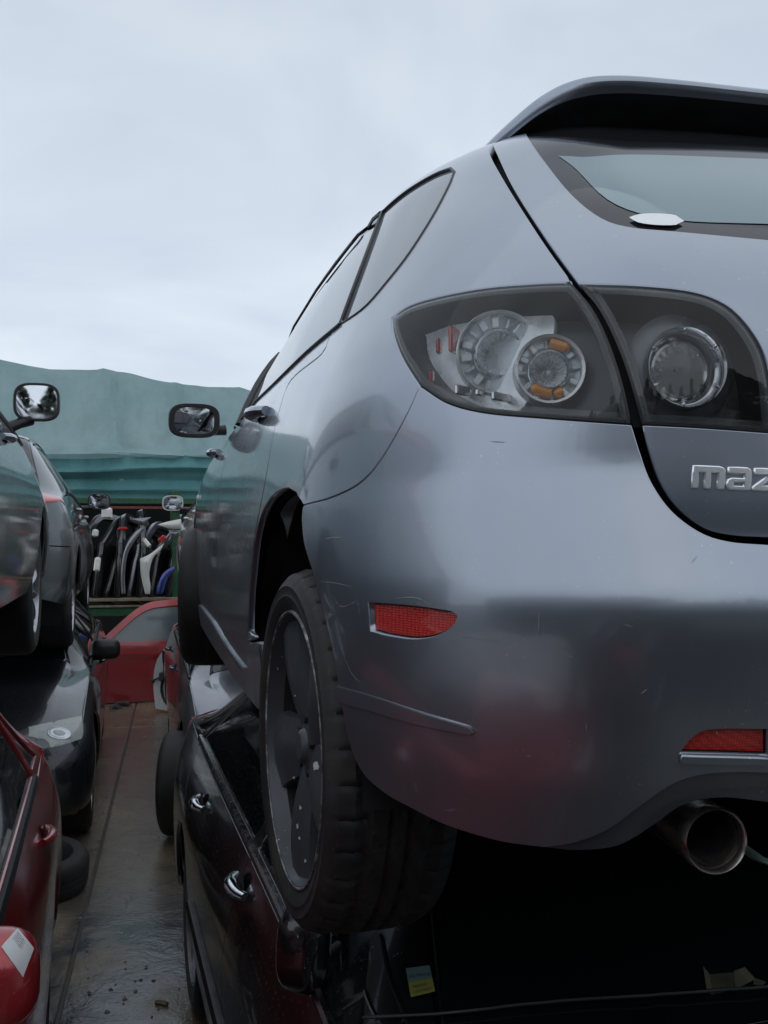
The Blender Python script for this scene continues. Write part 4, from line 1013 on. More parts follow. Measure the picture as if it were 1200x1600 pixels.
def build_car(name, label, loc, rz, S, mat, front=.82, rear=3.42, AR=.345, Rw=.31, style='ten', rimmat='alloy', trim='black_trim', handle='body', belt_trim=None, group=None, doors=4,
              glass='glass_wet', mirror_shell=None, lamps=True, tail=None, skip=(), hz=.03, steer=0.0, mirror_at=None, mirror_size=(.19, .14, .08), moulding=False, b_at=None, rearglass=True, handles=None, mirror_out=.15, mirror_up=.06, mirrors=(1, -1), screen='screen', tl=.68):
    root = empty(name, (0, 0, 0), label=label, cat='car', group=group)
    Mx_ = M[mat] if isinstance(mat, str) else mat
    A = S.at; L = S.L; rf = [k for k in (0,)]
    ywf, ywr = front, rear
    zc = Rw + .02
    def archp(yc, a0, a1, n=22): return [A(yc + AR * math.cos(R_(a)), max(S.sill + .004, zc + AR * math.sin(R_(a)))) for a in np.linspace(a0, a1, n)]
    zlow = lambda y: A(y, S.sill + .012)
    d0 = ywf + AR + .10; d2 = ywr - .02 if doors == 4 else ywr - .5
    d1 = b_at or (d0 + (d2 - d0) * .52)
    dtop = 1.0
    C = lambda *a: np.array([tuple(x) for x in a])
    # panels
    patch('front_wing', S, cat(C((.34, .05), A(ywf - AR - .02, S.sill + .06)), archp(ywf, 172, 8), zlow(d0), (d0, .985), (.34, .985)), Mx_, root, h=hz, mirror='copy', gap=.003)
    patch('front_bumper', S, C((.012, .02), (.335, .02), (.335, 1.0), (.33, 1.35), (.012, 1.35)), Mx_, root, h=hz, mirror='copy', gap=.002)
    cw = 1.12 if not hasattr(S, 'cowl') else S.cowl
    patch('bonnet', S, C((.34, 1.02), (S.cowl_y, 1.02), (S.cowl_y, 3.0), (.02, 3.0), (.02, 1.37), (.34, 1.37)), Mx_, root, h=hz * 1.3, mirror='join', centre=None, gap=.002)
    patch('front_door', S, cat(C((d0, .985)), C(zlow(d0), zlow(d1), (d1, .985))), Mx_, root, h=hz, mirror='copy', gap=.003)
    if doors == 4:
        rr = [A(ywr + AR * math.cos(R_(a)) - .03, max(S.sill, zc + AR * math.sin(R_(a)))) for a in np.linspace(176, 118, 8)]
        ryd = ywr - .02
        patch('rear_door', S, cat(C((d1, .985), zlow(d1)), C(zlow(ywr - AR - .03)), C(*rr), C((ywr + .02, .78), (ywr + .06, .985))), Mx_, root, h=hz, mirror='copy', gap=.003)
        ql = cat(C((ywr + .06, .985), (ywr + .02, .78)), C(*rr[::-1]), C(zlow(ywr - AR - .03)), C(*archp(ywr, 172, 8)))
        qp = cat(C((ywr + .06, .985), (ywr + .02, .78)), C(*rr[::-1])[:-1], C(*archp(ywr, 150, 8)), C((L - .28, .05), (L - .28, 1.0)))
    else:
        qp = cat(C((d1, .985), zlow(d1)), C(*archp(ywr, 172, 8)), C((L - .28, .05), (L - .28, 1.0)))
    patch('rear_quarter', S, qp, Mx_, root, h=hz, mirror='copy', gap=.002)
    tl = (L - .275)
    tz = .0
    patch('rear_bumper', S, C((tl, .02), (L - .012, .02), (L - .012, .55), (tl, .55)), Mx_, root, h=hz, mirror='copy', gap=.002)
    patch('tailgate', S, C((tl, .56), (L - .012, .56), (L - .012, 3.0), (S.tail_y, 3.0), (S.tail_y, 1.02), (tl, 1.02)), Mx_, root, h=hz * 1.3, mirror='copy', gap=.002)
    # greenhouse: pillars and roof rails are body colour; windows set in it
    rf0, rf1 = S.roof_y
    c0, c1 = S.cowl_y, S.tail_y
    nw = [(c0 + .05, 1.06), (d1 - .035, 1.06), (d1 - .035, 1.86), (rf0 + .08, 1.86), (rf0 - .25, 1.84)]
    rw = [(d1 + .035, 1.06), ((ywr + .06) if doors == 4 else rf1 + .1, 1.06), (min(rf1 - .05, ywr - .0), 1.86), (d1 + .035, 1.86)]
    qw = [(ywr + .10, 1.08), (min(c1 - .10, ywr + .34), 1.10), (rf1 + .05, 1.80), (min(rf1 - .01, ywr + .04), 1.86)] if doors == 4 and c1 - ywr > .2 else None
    hol = [resample(np.array(nw), hz), resample(np.array(rw), hz)] + ([resample(np.array(qw), hz)] if qw else [])
    gh = C((c0, 1.0), (c1, 1.0), (c1, 2.0), (c0, 2.0))
    patch('window_surround', S, gh, Mx_, root, h=hz, mirror='copy', gap=.001, holes=hol, lip=.02)
    patch('front_door_window', S, nw, M[glass], root, h=.05, off=-.008, mirror='copy', gap=-.004, lip=0)
    patch('rear_door_window', S, rw, M[glass], root, h=.05, off=-.008, mirror='copy', gap=-.004, lip=0)
    if qw: patch('quarter_window', S, qw, M[glass], root, h=.05, off=-.008, mirror='copy', gap=-.004, lip=0)
    patch('roof', S, C((rf0, 2.0), (rf1, 2.0), (rf1, 3.0), (rf0, 3.0)), Mx_, root, h=.08, mirror='copy', gap=.001)
    patch('windscreen', S, C((c0 + .02, 2.0), (rf0, 2.0), (rf0, 3.0), (c0 + .02, 3.0)), M[screen], root, h=.08, off=-.004, mirror='copy', gap=0, lip=.003)
    if rearglass: patch('rear_window', S, C((rf1, 2.0), (c1, 2.0), (c1, 3.0), (rf1, 3.0)), M[glass], root, h=.08, off=-.004, mirror='copy', gap=0, lip=.003)
    # lamps
    if lamps: patch('headlamp', S, C((.05, .66), (.40, .74), (.44, .93), (.12, .95)), M['cloudy'], root, h=.03, off=.004, mirror='copy', gap=0, lip=.01)
    patch('tail_lamp', S, C((L - .06, tl), (L - .26, tl - .02), (L - .34, .94), (L - .30, .985), (L - .06, .985)), M['red_lens'], root, h=.03, off=.004, mirror='copy', gap=0, lip=.01)
    patch('reversing_lens', S, C((L - .06, tl - .08), (L - .23, tl - .10), (L - .26, tl - .02), (L - .06, tl)), M['white_plastic'], root, h=.03, off=.004, mirror='copy', gap=0, lip=.01)
    # inner shell
    inner = cat(C((.03, .05), A(ywf - AR - .02, S.sill + .03)), archp(ywf, 172, 8), C(zlow(ywf + AR + .05), zlow(ywr - AR - .05)), archp(ywr, 172, 8), C((L - .03, .05), (L - .03, 2.99), (.03, 2.99)))
    patch('inner_body', S, inner, M['backing'], root, h=.08, off=-.03, lip=.10, gap=.004, mirror='copy')
    # window seals, belt trim, sill
    def tubes(uts, r, off, nm, m, flat=None):
        uts = np.array(uts, float); P = S.P(uts[:, 0], uts[:, 1]) + S.N(uts[:, 0], uts[:, 1]) * off
        for sx in (1, -1):
            b = MB(); b.tube([(sx * p[0], p[1], p[2]) for p in P], r, 6, flat=flat); b.build(nm, M[m], root)
    ys = np.linspace(c0 + .04, ywr + .08, 14)
    tubes([(y, 1.035) for y in ys], .010, .002, 'belt_seal', belt_trim or trim)
    tubes([(y, 1.01) for y in ys], .006, .004, 'belt_seal', trim)
    tubes([(y, 1.93) for y in np.linspace(rf0, rf1, 12)], .008, .0, 'roof_trim', trim)
    if moulding: tubes([(y, .42) for y in np.linspace(d0 + .03, ywr - AR - .06, 12)], .016, .002, 'door_moulding', moulding, flat=1.0)
    # handles
    hy = [(d1 - .12, -.11), ((ywr - .10), -.11) if doors == 4 else None] if handles is None else handles
    hm = Mx_ if handle == 'body' else M[handle]
    for yh in hy:
        if yh is None: continue
        y, dz_ = yh; P = S.P(*A(y, float(S.belt(y)) + dz_))
        for sx in (1, -1):
            c = Vector((P[0] * sx, P[1], P[2])); door_handle(c, .19, hm, root, out=(-sx, 0, .05))
            b = MB(); b.lathe([(0, .0005), (.036, .001), (.042, .0)], 18, frame_at(c + Vector((-sx * .002, 0, 0)), (-sx, 0, .05)) @ Matrix.Diagonal((1.25, .85, 1, 1))); b.build('handle_recess_shade', M['backing'], root)  # flat dark disc: the shade of the recess put into its colour
    # door mirror
    my = mirror_at or (c0 + .30)
    P = S.P(my, 1.05); face = (0, 1, 0)
    for sx in mirrors:
        c = Vector((sx * (P[0] - mirror_out), my + .02, P[2] + mirror_up)); t = Vector((sx * (P[0] + .01), my + .03, P[2] + .0))
        mirror_unit(c, *mirror_size, M[mirror_shell] if mirror_shell else Mx_, M['mirror'], root, face=(0, 1, .0), arm_to=t, frame=M['black_trim'])
    # wheels, wells
    for sx in (1, -1):
        for nm, yc in (('front_wheel', ywf), ('rear_wheel', ywr)):
            if (nm, sx) in skip: continue
            st = steer if nm == 'front_wheel' else 0
            wheel(nm, root, (-sx * (S.W - .045), yc, Rw), R=Rw, Wd=.20, Rr=Rw * .68, out=-sx, style=style, tread=False, rimmat=rimmat, steer=st)
            well('wheel_arch_liner', -sx * (S.W - .10), -sx * (S.W - .42), yc, zc, AR + .01, root)
    b = MB(); b.box((0, L / 2, S.sill + .05), (2 * S.W - .35, L - 1.0, .06), ch=.01); b.build('floor_pan', M['backing'], root)
    root.location = loc; root.rotation_euler = (0, 0, rz)
    return root
def body(**k):
    S = CarBody(**k); S.cowl_y = k.get('cowl', 1.15); S.roof_y = (k.get('rooff', 1.95), k.get('roofr', 3.35)); S.tail_y = k.get('tail', 3.95); return S

M['black_paint'] = paint('black_paint', (.006, .007, .009), metallic=.1, rough=.3, drop=.35, dirt=.15, dirtc=(.05, .045, .04), low=(.3, .75, .5), specks=.1)
M['red_paint'] = paint('red_paint', (.40, .026, .032), metallic=.35, rough=.32, drop=.12, dirt=.10, dirtc=(.12, .05, .04), low=(.2, .62, .7), dropscale=120)
M['navy_paint'] = paint('dark_navy_paint', (.012, .014, .019), metallic=.4, rough=.3, drop=.35, dirt=.15, dirtc=(.05, .05, .05), low=(.2, .6, .5))
M['greygreen_paint'] = paint('pale_grey_green_paint', (.30, .35, .37), metallic=.75, rough=.3, drop=.3, dirt=.15, dirtc=(.09, .09, .085))
M['graphite_paint'] = paint('graphite_paint', (.10, .115, .12), metallic=.75, rough=.3, drop=.2, dirt=.15)
M['silver_paint'] = paint('silver_paint', (.20, .21, .24), metallic=.8, rough=.32, drop=.2, dirt=.2)
M['white_paint'] = paint('white_paint', (.62, .62, .60), metallic=0, rough=.35, drop=.2, dirt=.35, dirtc=(.35, .34, .28))
M['cloudy'] = simple('cloudy_headlamp_lens', (.72, .73, .68), .22, var=.25, scale=9, coat=1.0, bstr=.03)
M['teal_glow'] = M['glass']
M['mirror_sky'] = M['mirror']

# black car underneath the grey hatchback: it faces the camera
S_a = body(W=.86, L=4.30, belt=.965, roof=1.35, cowl=.98, rooff=1.80, roofr=3.35, tail=3.95, bonz=.90, tumb=.24, deckz=1.02, wedge=.02)
a_car = build_car('black_car', 'black car with chrome door handles, crushed beneath the slate grey hatchback', (1.160, .50, 0), R_(1.8), S_a, 'black_paint', front=.80, rear=3.47, Rw=.315, AR=.36, rimmat='alloy', style='ten', handle='chrome', belt_trim='dull_chrome', moulding='black_trim', b_at=2.15, handles=[(2.12, -.07), (3.02, -.10)], mirrors=())
# red car at the left, facing the camera
S_e = body(W=.83, L=4.15, belt=.90, roof=1.42, cowl=1.05, rooff=1.80, roofr=3.42, tail=3.97, bonz=.88, tumb=.17, deckz=.98, wedge=.03, dr=.30)
e_car = build_car('red_car', 'red car at the bottom left with a white paper label on its door mirror', (-1.0, .25, 0), R_(.8), S_e, 'red_paint', front=.80, rear=3.38, Rw=.30, AR=.335, b_at=2.22, handles=[(2.05, -.12), (3.18, -.10)], mirror_out=.055, mirror_at=1.42, mirror_up=.19, mirror_size=(.18, .15, .08))
# dark car with headlamp, facing us, behind the red one
S_d = body(W=.90, L=4.70, belt=.93, roof=1.40, cowl=1.50, rooff=2.25, roofr=3.6, tail=4.3, bonz=.90, nosez=.66, tumb=.25, deckz=1.0, dn=.62)
d_car = build_car('navy_car', 'dark navy car with a cloudy headlamp and rain on its bonnet, facing the camera', (-1.06, 5.55, 0), 0, S_d, 'navy_paint', front=.92, rear=3.75, Rw=.32, AR=.36, handle='body', mirror_shell='black_trim', mirror_out=.10, lamps=False)
# upper left: pale grey green car facing away
S_b = body(W=.86, L=4.35, belt=.98, roof=1.46, cowl=1.20, rooff=1.95, roofr=3.4, tail=4.0, bonz=.95, nosez=.78, tumb=.22, deckz=1.0, sill=.30, dn=.5)
b_car = build_car('grey_green_car', 'pale grey green car at the left edge, stacked above the red car', (-1.235, 5.95, Z0 + .09), R_(180), S_b, 'greygreen_paint', front=.86, rear=3.48, Rw=.31, AR=.37, mirror_shell='black_trim', mirror_at=1.62, mirror_size=(.18, .155, .09), mirror_up=.11, mirror_out=.10, tl=.86)
c_car = build_car('graphite_car', 'graphite hatchback with a red tail lamp stacked above the dark navy car', (-1.17, 10.65, Z0 - .10), R_(180), S_b, 'graphite_paint', front=.86, rear=3.48, Rw=.31, AR=.36, mirror_shell='black_trim')
# lower right ahead: silver car
S_f = body(W=.85, L=4.2, belt=.92, roof=1.36, cowl=1.15, bonz=.88, nosez=.66, dn=.5)
f_car = build_car('silver_car', 'silver grey car on the ground, beyond the black car', (1.145, 5.28, 0), 0, S_f, 'silver_paint', front=.92, rear=3.3, Rw=.31, AR=.35, mirrors=(), skip=[('front_wheel', 1)])
wheel('front_wheel', f_car, (-.93, .95, .31), R=.30, Wd=.2, Rr=.19, tread=False, steer=R_(-12), rimmat='wheel_grey', style='ten')
h_car = build_car('white_car', 'dirty white car stacked beyond the slate grey hatchback', (1.32, 11.0, Z0 - .10), R_(180), S_b, 'white_paint', front=.86, rear=3.48, Rw=.31, AR=.36)
# ================================================================ ground: wet concrete slabs
def wet_concrete():
    m, nt, b = _nt('wet_concrete'); L = nt.links
    n1 = noise(nt, .55, 6, .62, dist=.3); n2 = noise(nt, 5.5, 6, .7, dist=.6); n3 = noise(nt, 60, 4, .65)
    c1 = ramp(nt, n2.outputs['Fac'], [(.28, (.05, .045, .038)), (.43, (.20, .165, .115)), (.60, (.29, .24, .165)), (.72, (.11, .10, .09))])
    c2 = ramp(nt, n1.outputs['Fac'], [(.36, (.09, .085, .08)), (.5, (.27, .215, .13)), (.66, (.22, .13, .09))])
    col = mixc(nt, .5, c1.outputs[0], c2.outputs[0])
    # puddles: flat and dark where a broad noise is low
    tc = nt.nodes.new('ShaderNodeTexCoord'); mp = nt.nodes.new('ShaderNodeMapping'); mp.inputs['Scale'].default_value = (1.0, .55, 1); mp.inputs['Location'].default_value = (.3, 1.15, 0)
    L.new(tc.outputs['Object'], mp.inputs[0]); n4 = nt.nodes.new('ShaderNodeTexNoise'); n4.inputs['Scale'].default_value = 1.3; n4.inputs['Detail'].default_value = 4; n4.inputs['Roughness'].default_value = .55; L.new(mp.outputs[0], n4.inputs['Vector'])
    pud = ramp(nt, n4.outputs['Fac'], [(.48, 1.0), (.57, 0.0)])
    sep = nt.nodes.new('ShaderNodeSeparateXYZ'); L.new(tc.outputs['Object'], sep.inputs[0])
    near = maprange(nt, sep.outputs['Y'], -.55, .35, 1.0, .30)
    pm = nt.nodes.new('ShaderNodeMath'); pm.operation = 'MULTIPLY'; L.new(pud.outputs[0], pm.inputs[0]); L.new(near, pm.inputs[1])
    ad = nt.nodes.new('ShaderNodeMath'); ad.operation = 'MULTIPLY_ADD'; ad.use_clamp = True; L.new(near, ad.inputs[0]); ad.inputs[1].default_value = .38; L.new(pm.outputs[0], ad.inputs[2])
    col = mixc(nt, ad.outputs[0], col, (.055, .058, .064)); L.new(col, b.inputs['Base Color'])
    gr = maprange(nt, n3.outputs['Fac'], .3, .7, .12, .40)
    rr = nt.nodes.new('ShaderNodeMix'); L.new(ad.outputs[0], rr.inputs[0]); L.new(gr, rr.inputs[2]); rr.inputs[3].default_value = .07; L.new(rr.outputs[0], b.inputs['Roughness'])
    inv = maprange(nt, ad.outputs[0], 0, 1, 1.0, .12); h = nt.nodes.new('ShaderNodeMath'); h.operation = 'MULTIPLY'; L.new(n3.outputs['Fac'], h.inputs[0]); L.new(inv, h.inputs[1])
    h2 = nt.nodes.new('ShaderNodeMath'); h2.operation = 'MULTIPLY_ADD'; L.new(n2.outputs['Fac'], h2.inputs[0]); h2.inputs[1].default_value = 1.2; L.new(h.outputs[0], h2.inputs[2])
    bump(nt, b, h2.outputs[0], .55, .006)
    setp(b, specular_ior_level=.6)
    return m
M['wet_concrete'] = wet_concrete()
M['joint'] = simple('joint_dirt', (.012, .011, .010), .5)
ground = MB().box((0, 60, -.21), (260, 300, .40)).build('ground', simple('bare_ground', (.05, .045, .04), .5, scale=2), smooth=False); tag(ground, kind='structure')
jx0, jx1 = at(135, 1390, Z=0), at(205, 1120, Z=0)
ang = math.atan2(jx1.x - jx0.x, jx1.y - jx0.y)
xs_ = [-7.2, -3.7, 0, 3.6, 7.2]; ys_ = [-9.4, -4.6, .2, 5.0, 9.8, 14.6]
slabs = []
for i in range(4):
    for j in range(5):
        b = MB(); w_, l_ = xs_[i + 1] - xs_[i] - .012, ys_[j + 1] - ys_[j] - .012
        b.box(((xs_[i] + xs_[i + 1]) / 2, (ys_[j] + ys_[j + 1]) / 2 - 5.0, -.05 + .0015 * ((i * 3 + j) % 3)), (w_, l_, .1), ch=.006)
        o = b.build('concrete_slab', M['wet_concrete'], ground, smooth=False); o.location = (jx0.x + .0, 5.0, -.003); o.rotation_euler = (0, 0, -ang)
jt = MB().box((0, 2.6, -.013), (15, 26, .004)).build('joint_fill', M['joint'], ground, smooth=False)
# ================================================================ green netting sheet over the racks
def netting(cols=((.3, (.31, .47, .48)), (.7, (.41, .56, .56))), tl=.45):
    m, nt, b = _nt('green_netting'); L = nt.links
    n1 = noise(nt, 1.2, 5, .6); c = ramp(nt, n1.outputs['Fac'], cols); L.new(c.outputs[0], b.inputs['Base Color'])
    tc = nt.nodes.new('ShaderNodeTexCoord'); mp = nt.nodes.new('ShaderNodeMapping'); mp.inputs['Scale'].default_value = (3.5, 3.5, .35); L.new(tc.outputs['Object'], mp.inputs[0]); sn = nt.nodes.new('ShaderNodeTexNoise'); sn.inputs['Scale'].default_value = 1.5; sn.inputs['Detail'].default_value = 6; sn.inputs['Roughness'].default_value = .65; L.new(mp.outputs[0], sn.inputs['Vector'])
    cc = mixc(nt, ramp(nt, sn.outputs['Fac'], [(.46, 0.0), (.72, .45)]).outputs[0], c.outputs[0], tuple(x * .55 for x in cols[0][1])); L.new(cc, b.inputs['Base Color'])
    setp(b, roughness=.75, specular_ior_level=.25); bump(nt, b, noise(nt, 8, 4, .6).outputs['Fac'], .25, .02)
    t = nt.nodes.new('ShaderNodeBsdfTranslucent'); L.new(c.outputs[0], t.inputs[0]); mx = nt.nodes.new('ShaderNodeMixShader'); mx.inputs[0].default_value = tl
    out = [x for x in nt.nodes if x.type == 'OUTPUT_MATERIAL'][0]; L.new(b.outputs[0], mx.inputs[1]); L.new(t.outputs[0], mx.inputs[2]); L.new(mx.outputs[0], out.inputs[0])
    return m
M['netting'] = netting()
def net_z(x):   # the sheet's top edge hangs between poles
    k = [(-12, 3.9), (-6, 4.25), (-3.4, 4.10), (-1.66, 4.03), (-1.0, 3.93), (-.30, 3.955), (.4, 3.83), (1.0, 3.775), (1.45, 3.78), (2.2, 3.5), (5, 3.4), (12, 3.3)]
    return np.interp(x, [a[0] for a in k], [a[1] for a in k])
NX, NZ = 260, 60; V = []
for i in range(NX + 1):
    x = -12 + 22 * i / NX; zt = float(net_z(x)) - .02 * abs(math.sin(x * 1.9)); zb = 2.235 + .02 * math.sin(x * 1.3)
    for j in range(NZ + 1):
        f = j / NZ; z = zb + (zt - zb) * f
        y = 13.15 + 1.05 * max(0, f - .30) ** 1.1
        # folds: two billows low down, long pleats from the poles
        y += -.16 * math.exp(-((f - .33 - .02 * math.sin(x * .9)) / .035) ** 2) + .10 * math.exp(-((f - .24 - .015 * math.sin(x * 1.7)) / .03) ** 2) - .07 * math.exp(-((f - .13 + .02 * math.sin(x * 1.1)) / .04) ** 2)
        for px_, sl in ((-.30, -.25), (.62, .10), (-2.4, .1), (2.1, -.2)):
            d = x - px_ - sl * (f - 1); y += -.10 * math.exp(-(d / .05) ** 2) * (.25 + .75 * f) + .05 * math.exp(-((d - .12) / .06) ** 2)
        y += .025 * math.sin(x * 7 + 5 * f) * f + .012 * math.sin(x * 17 - 9 * f)
        V.append((x, y, z))
F = [(i * (NZ + 1) + j, (i + 1) * (NZ + 1) + j, (i + 1) * (NZ + 1) + j + 1, i * (NZ + 1) + j + 1) for i in range(NX) for j in range(NZ)]
net = mkobj('netting_sheet', V, F, M['netting']); tag(net, 'long green netting sheet hanging over the racks at the back of the yard', 'netting')
V = []
NX2, NZ2 = 200, 24
for i in range(NX2 + 1):
    x = -12 + 22 * i / NX2
    for j in range(NZ2 + 1):
        f = j / NZ2; z = 2.215 + .02 * math.sin(x * 1.1) + (.50 + .03 * math.sin(x * .8 + 1) + .015 * math.sin(x * 3.1)) * f
        y = 12.98 + .10 * f - .09 * math.exp(-((f - .70 - .03 * math.sin(x * .9)) / .10) ** 2) + .04 * math.exp(-((f - .45 + .04 * math.sin(x * 1.4)) / .07) ** 2) - .05 * math.exp(-((f - .22 + .03 * math.sin(x * 1.9)) / .08) ** 2)
        for px_ in (-1.05, .05, .80, -3.0, 2.6): y += -.03 * math.exp(-((x - px_ + .06 * f) / .03) ** 2)
        V.append((x, y, z))
F = [(i * (NZ2 + 1) + j, (i + 1) * (NZ2 + 1) + j, (i + 1) * (NZ2 + 1) + j + 1, i * (NZ2 + 1) + j + 1) for i in range(NX2) for j in range(NZ2)]
M['netting_low'] = netting(((.3, (.075, .215, .225)), (.7, (.12, .29, .295))), .18)
tag(mkobj('netting_sheet', V, F, M['netting_low']), 'darker teal netting strip overlapping the foot of the long green sheet', 'netting')
# ================================================================ pallet rack with salvaged doors
M['green_steel'] = simple('green_steel', (.022, .085, .040), .5, metallic=.2, var=.3)
M['red_steel'] = simple('faded_red_steel', (.16, .03, .025), .5, var=.3)
M['board'] = simple('weathered_board', (.20, .17, .12), .75, var=.35, scale=8)
M['rack_shade'] = simple('rack_shade_black', (.010, .011, .012), .8, var=.3)  # near-black colour painting the darkness behind the rack
M['black_gloss'] = paint('black_door_paint', (.010, .010, .012), metallic=.1, rough=.35, dirt=.2, drop=.1)
rack = empty('pallet_rack', (0, 12.9, 0), label='green steel pallet rack loaded with salvaged doors beneath the netting', cat='rack')
RY0, RY1 = 12.3, 13.0
zs_ = at(200, 937, Y=RY0).z
for nm, z, dy, h_, mt, yy in (('shelf_board', zs_, .75, .035, 'board', 12.65), ('rack_beam', zs_ - .14, .06, .10, 'green_steel', 12.33), ('rack_edge', zs_ - .075, .03, .025, 'board', 12.29), ('rack_beam', 2.17, .06, .07, 'green_steel', 12.33), ('rack_beam', 2.09, .05, .03, 'red_steel', 12.30)):
    o = MB().box((0, yy - 12.9, z), (9.0, dy, h_), ch=.005).build(nm, M[mt], rack)
for x in (-4.4, -1.95, .55, 3.0):
    for y in (12.4, 12.95):
        MB().box((x, y - 12.9, 1.15), (.09, .06, 2.3), ch=.006).build('rack_upright', M['green_steel'], rack)
wl = MB().box((-1, 14.9, 1.3), (24, .12, 2.6)).build('rack_shade_sheet', M['rack_shade'], smooth=False); tag(wl, 'near-black sheet standing for the shade behind the pallet rack', 'wall')  # sheet added for the darkness behind the rack, shade put into its colour
def door_shape(L=1.05, Hb=.62, Ht=1.12, rake=.45):
    """outline of a front door seen flat: x along, z up; and its window opening"""
    out = spline([(0, .05, 1), (.02, 0, 1), (L - .05, 0, 1), (L, .1), (L + .02, Hb * .6), (L, Hb, 1), (L - .02, Ht, 1), (L * .75, Ht - .01), (L * .45, Ht * .93), (.0, Hb + .02, 1), (-.02, Hb * .6), (0, .05)], .05)
    win = spline([(L * .12, Hb + .04, 1), (L - .07, Hb + .04, 1), (L - .09, Ht - .07, 1), (L * .72, Ht - .08), (L * .47, Ht * .87), (L * .12, Hb + .04)], .05)
    return out, win
class Flat(Surface):
    urange = (-1, 3); trange = (-1, 3)
    def __init__(s, bulge=.06): s.b = bulge
    def P(s, u, t):
        u = np.asarray(u, float); t = np.asarray(t, float)
        y = -s.b * (1 - ((t - .42) / .6) ** 2) * (t < 1.4) + .10 * np.maximum(t - .62, 0) ** 1.2 + .018 * np.exp(-((t - .47) / .03) ** 2) * 0 - .014 / (1 + np.exp(-(t - .48) / .008))
        return np.stack([u, y, t], -1)
def loose_door(label, loc, rot, mat, glass=None, group=None, h=.05, inner='backing', L=1.05, mir_=False, handle=True):
    S = Flat(); e = empty('car_door', loc, label=label, cat='car door', group=group); e.rotation_euler = rot
    o, w_ = door_shape(L)
    patch('door_skin', S, o, M[mat], e, h=h, holes=[resample(w_, h)], gap=0, lip=.05)
    patch('inner_panel', S, o, M[inner], e, h=.09, off=-.06, holes=[resample(w_, .08)], gap=0, lip=.01)
    if glass: patch('window_glass', S, w_, M[glass], e, h=.12, off=-.02, gap=-.005, lip=0)
    patch('window_frame', S, inset(resample(o, .05), .03), M['black_trim'], e, h=.06, off=.001, gap=0, lip=.002, holes=[inset(resample(w_, .05), -.002)]) if False else None
    if handle:
        P = S.P(L - .15, .52); 
        door_handle(Vector((L - .17, P[1] - .004, .53)), .19, M[mat], e, out=(0, -1, 0), along=(1, 0, 0)); b = MB(); b.lathe([(0, .001), (.045, .0015), (.055, 0)], 18, frame_at(Vector((L - .17, P[1] - .004, .53)), (0, -1, 0)) @ Matrix.Diagonal((1.3, .7, 1, 1))); b.build('handle_recess_shade', M['backing'], e)  # the dark disc paints the shade behind the handle
    return e
M['red_door_paint'] = paint('rose_red_paint', (.42, .045, .055), metallic=.3, rough=.35, dirt=.25, dirtc=(.16, .06, .06), drop=.1)
M['pale_glass'] = dark_glass('dusty_door_glass', tint=(.10, .14, .15), rough=.1, dirt=.4, ior=1.7)
c0 = at(170, 1088, Z=.0)
pr = at(260, 1083, Y=c0.y); L_ = (pr.x - at(150, 1083, Y=c0.y).x)
rdoor = loose_door('loose red front door with its glass still in, standing on the ground below the rack', (at(150, 1083, Y=11.2).x, 11.2, .01), (R_(-4), 0, R_(1)), 'red_door_paint', 'pale_glass', L=1.0)
rdoor.scale = (1, 1, .96)
# bare white door seen from inside
wd = empty('car_door', (at(240, 1090, Y=10.6).x, 10.6, .01), label='stripped white door showing its inner metal and black seal', cat='car door'); wd.rotation_euler = (R_(-6), 0, R_(-38))
S_ = Flat(.02); o_w = spline([(.03, .02, 1), (.30, 0, 1), (.9, 0, 1), (.95, .3), (.93, .62, 1), (.93, 1.0, 1), (.55, .93), (.10, .62, 1), (.0, .45), (-.01, .25), (.03, .02)], .05)
M['white_metal'] = paint('bare_white_primer', (.52, .54, .56), metallic=.1, rough=.4, dirt=.5, dirtc=(.2, .2, .2))
hole1 = spline([(.34, .14), (.62, .12), (.70, .3), (.55, .42), (.36, .38), (.34, .14)], .05); hole2 = spline([(.28, .66, 1), (.86, .66, 1), (.86, .92, 1), (.55, .86), (.28, .66)], .05)
patch('door_shell', S_, o_w, M['white_metal'], wd, h=.04, holes=[resample(hole1, .04), resample(hole2, .04)], gap=0, lip=.05)
patch('inner_panel', S_, inset(resample(o_w, .04), .01), M['backing'], wd, h=.08, off=-.05, gap=0, lip=0)
pts = [(.10, .60), (.12, .40), (.10, .20), (.20, .06), (.45, .04), (.80, .05), (.88, .3), (.87, .62)]
b = MB(); b.tube([tuple(S_.P(a, c) + np.array([0, -.012, 0])) for a, c in spline(pts, .05)], .012, 6); b.build('door_seal', M['black_trim'], wd)
b = MB(); b.tube([tuple(S_.P(a, c) + np.array([0, -.02, 0])) for a, c in spline([(0, .30), (.15, .36), (.4, .44), (.62, .47), (.75, .40)], .05)], .009, 6); b.build('wiring_loom', M['black_trim'], wd)
b = MB(); b.box((.10, -.03, .34), (.07, .04, .09), ch=.01).box((-.02, -.02, .29), (.04, .03, .04), ch=.008); b.build('door_catch', M['black_trim'], wd)
MB().lathe([(0, .004), (.045, .002), (.05, 0)], 20, frame_at(Vector((.20, -.03, .52)), (0, -1, 0)) @ Matrix.Diagonal((1.4, .8, 1, 1))).build('speaker_hole', M['white_plastic'], wd)
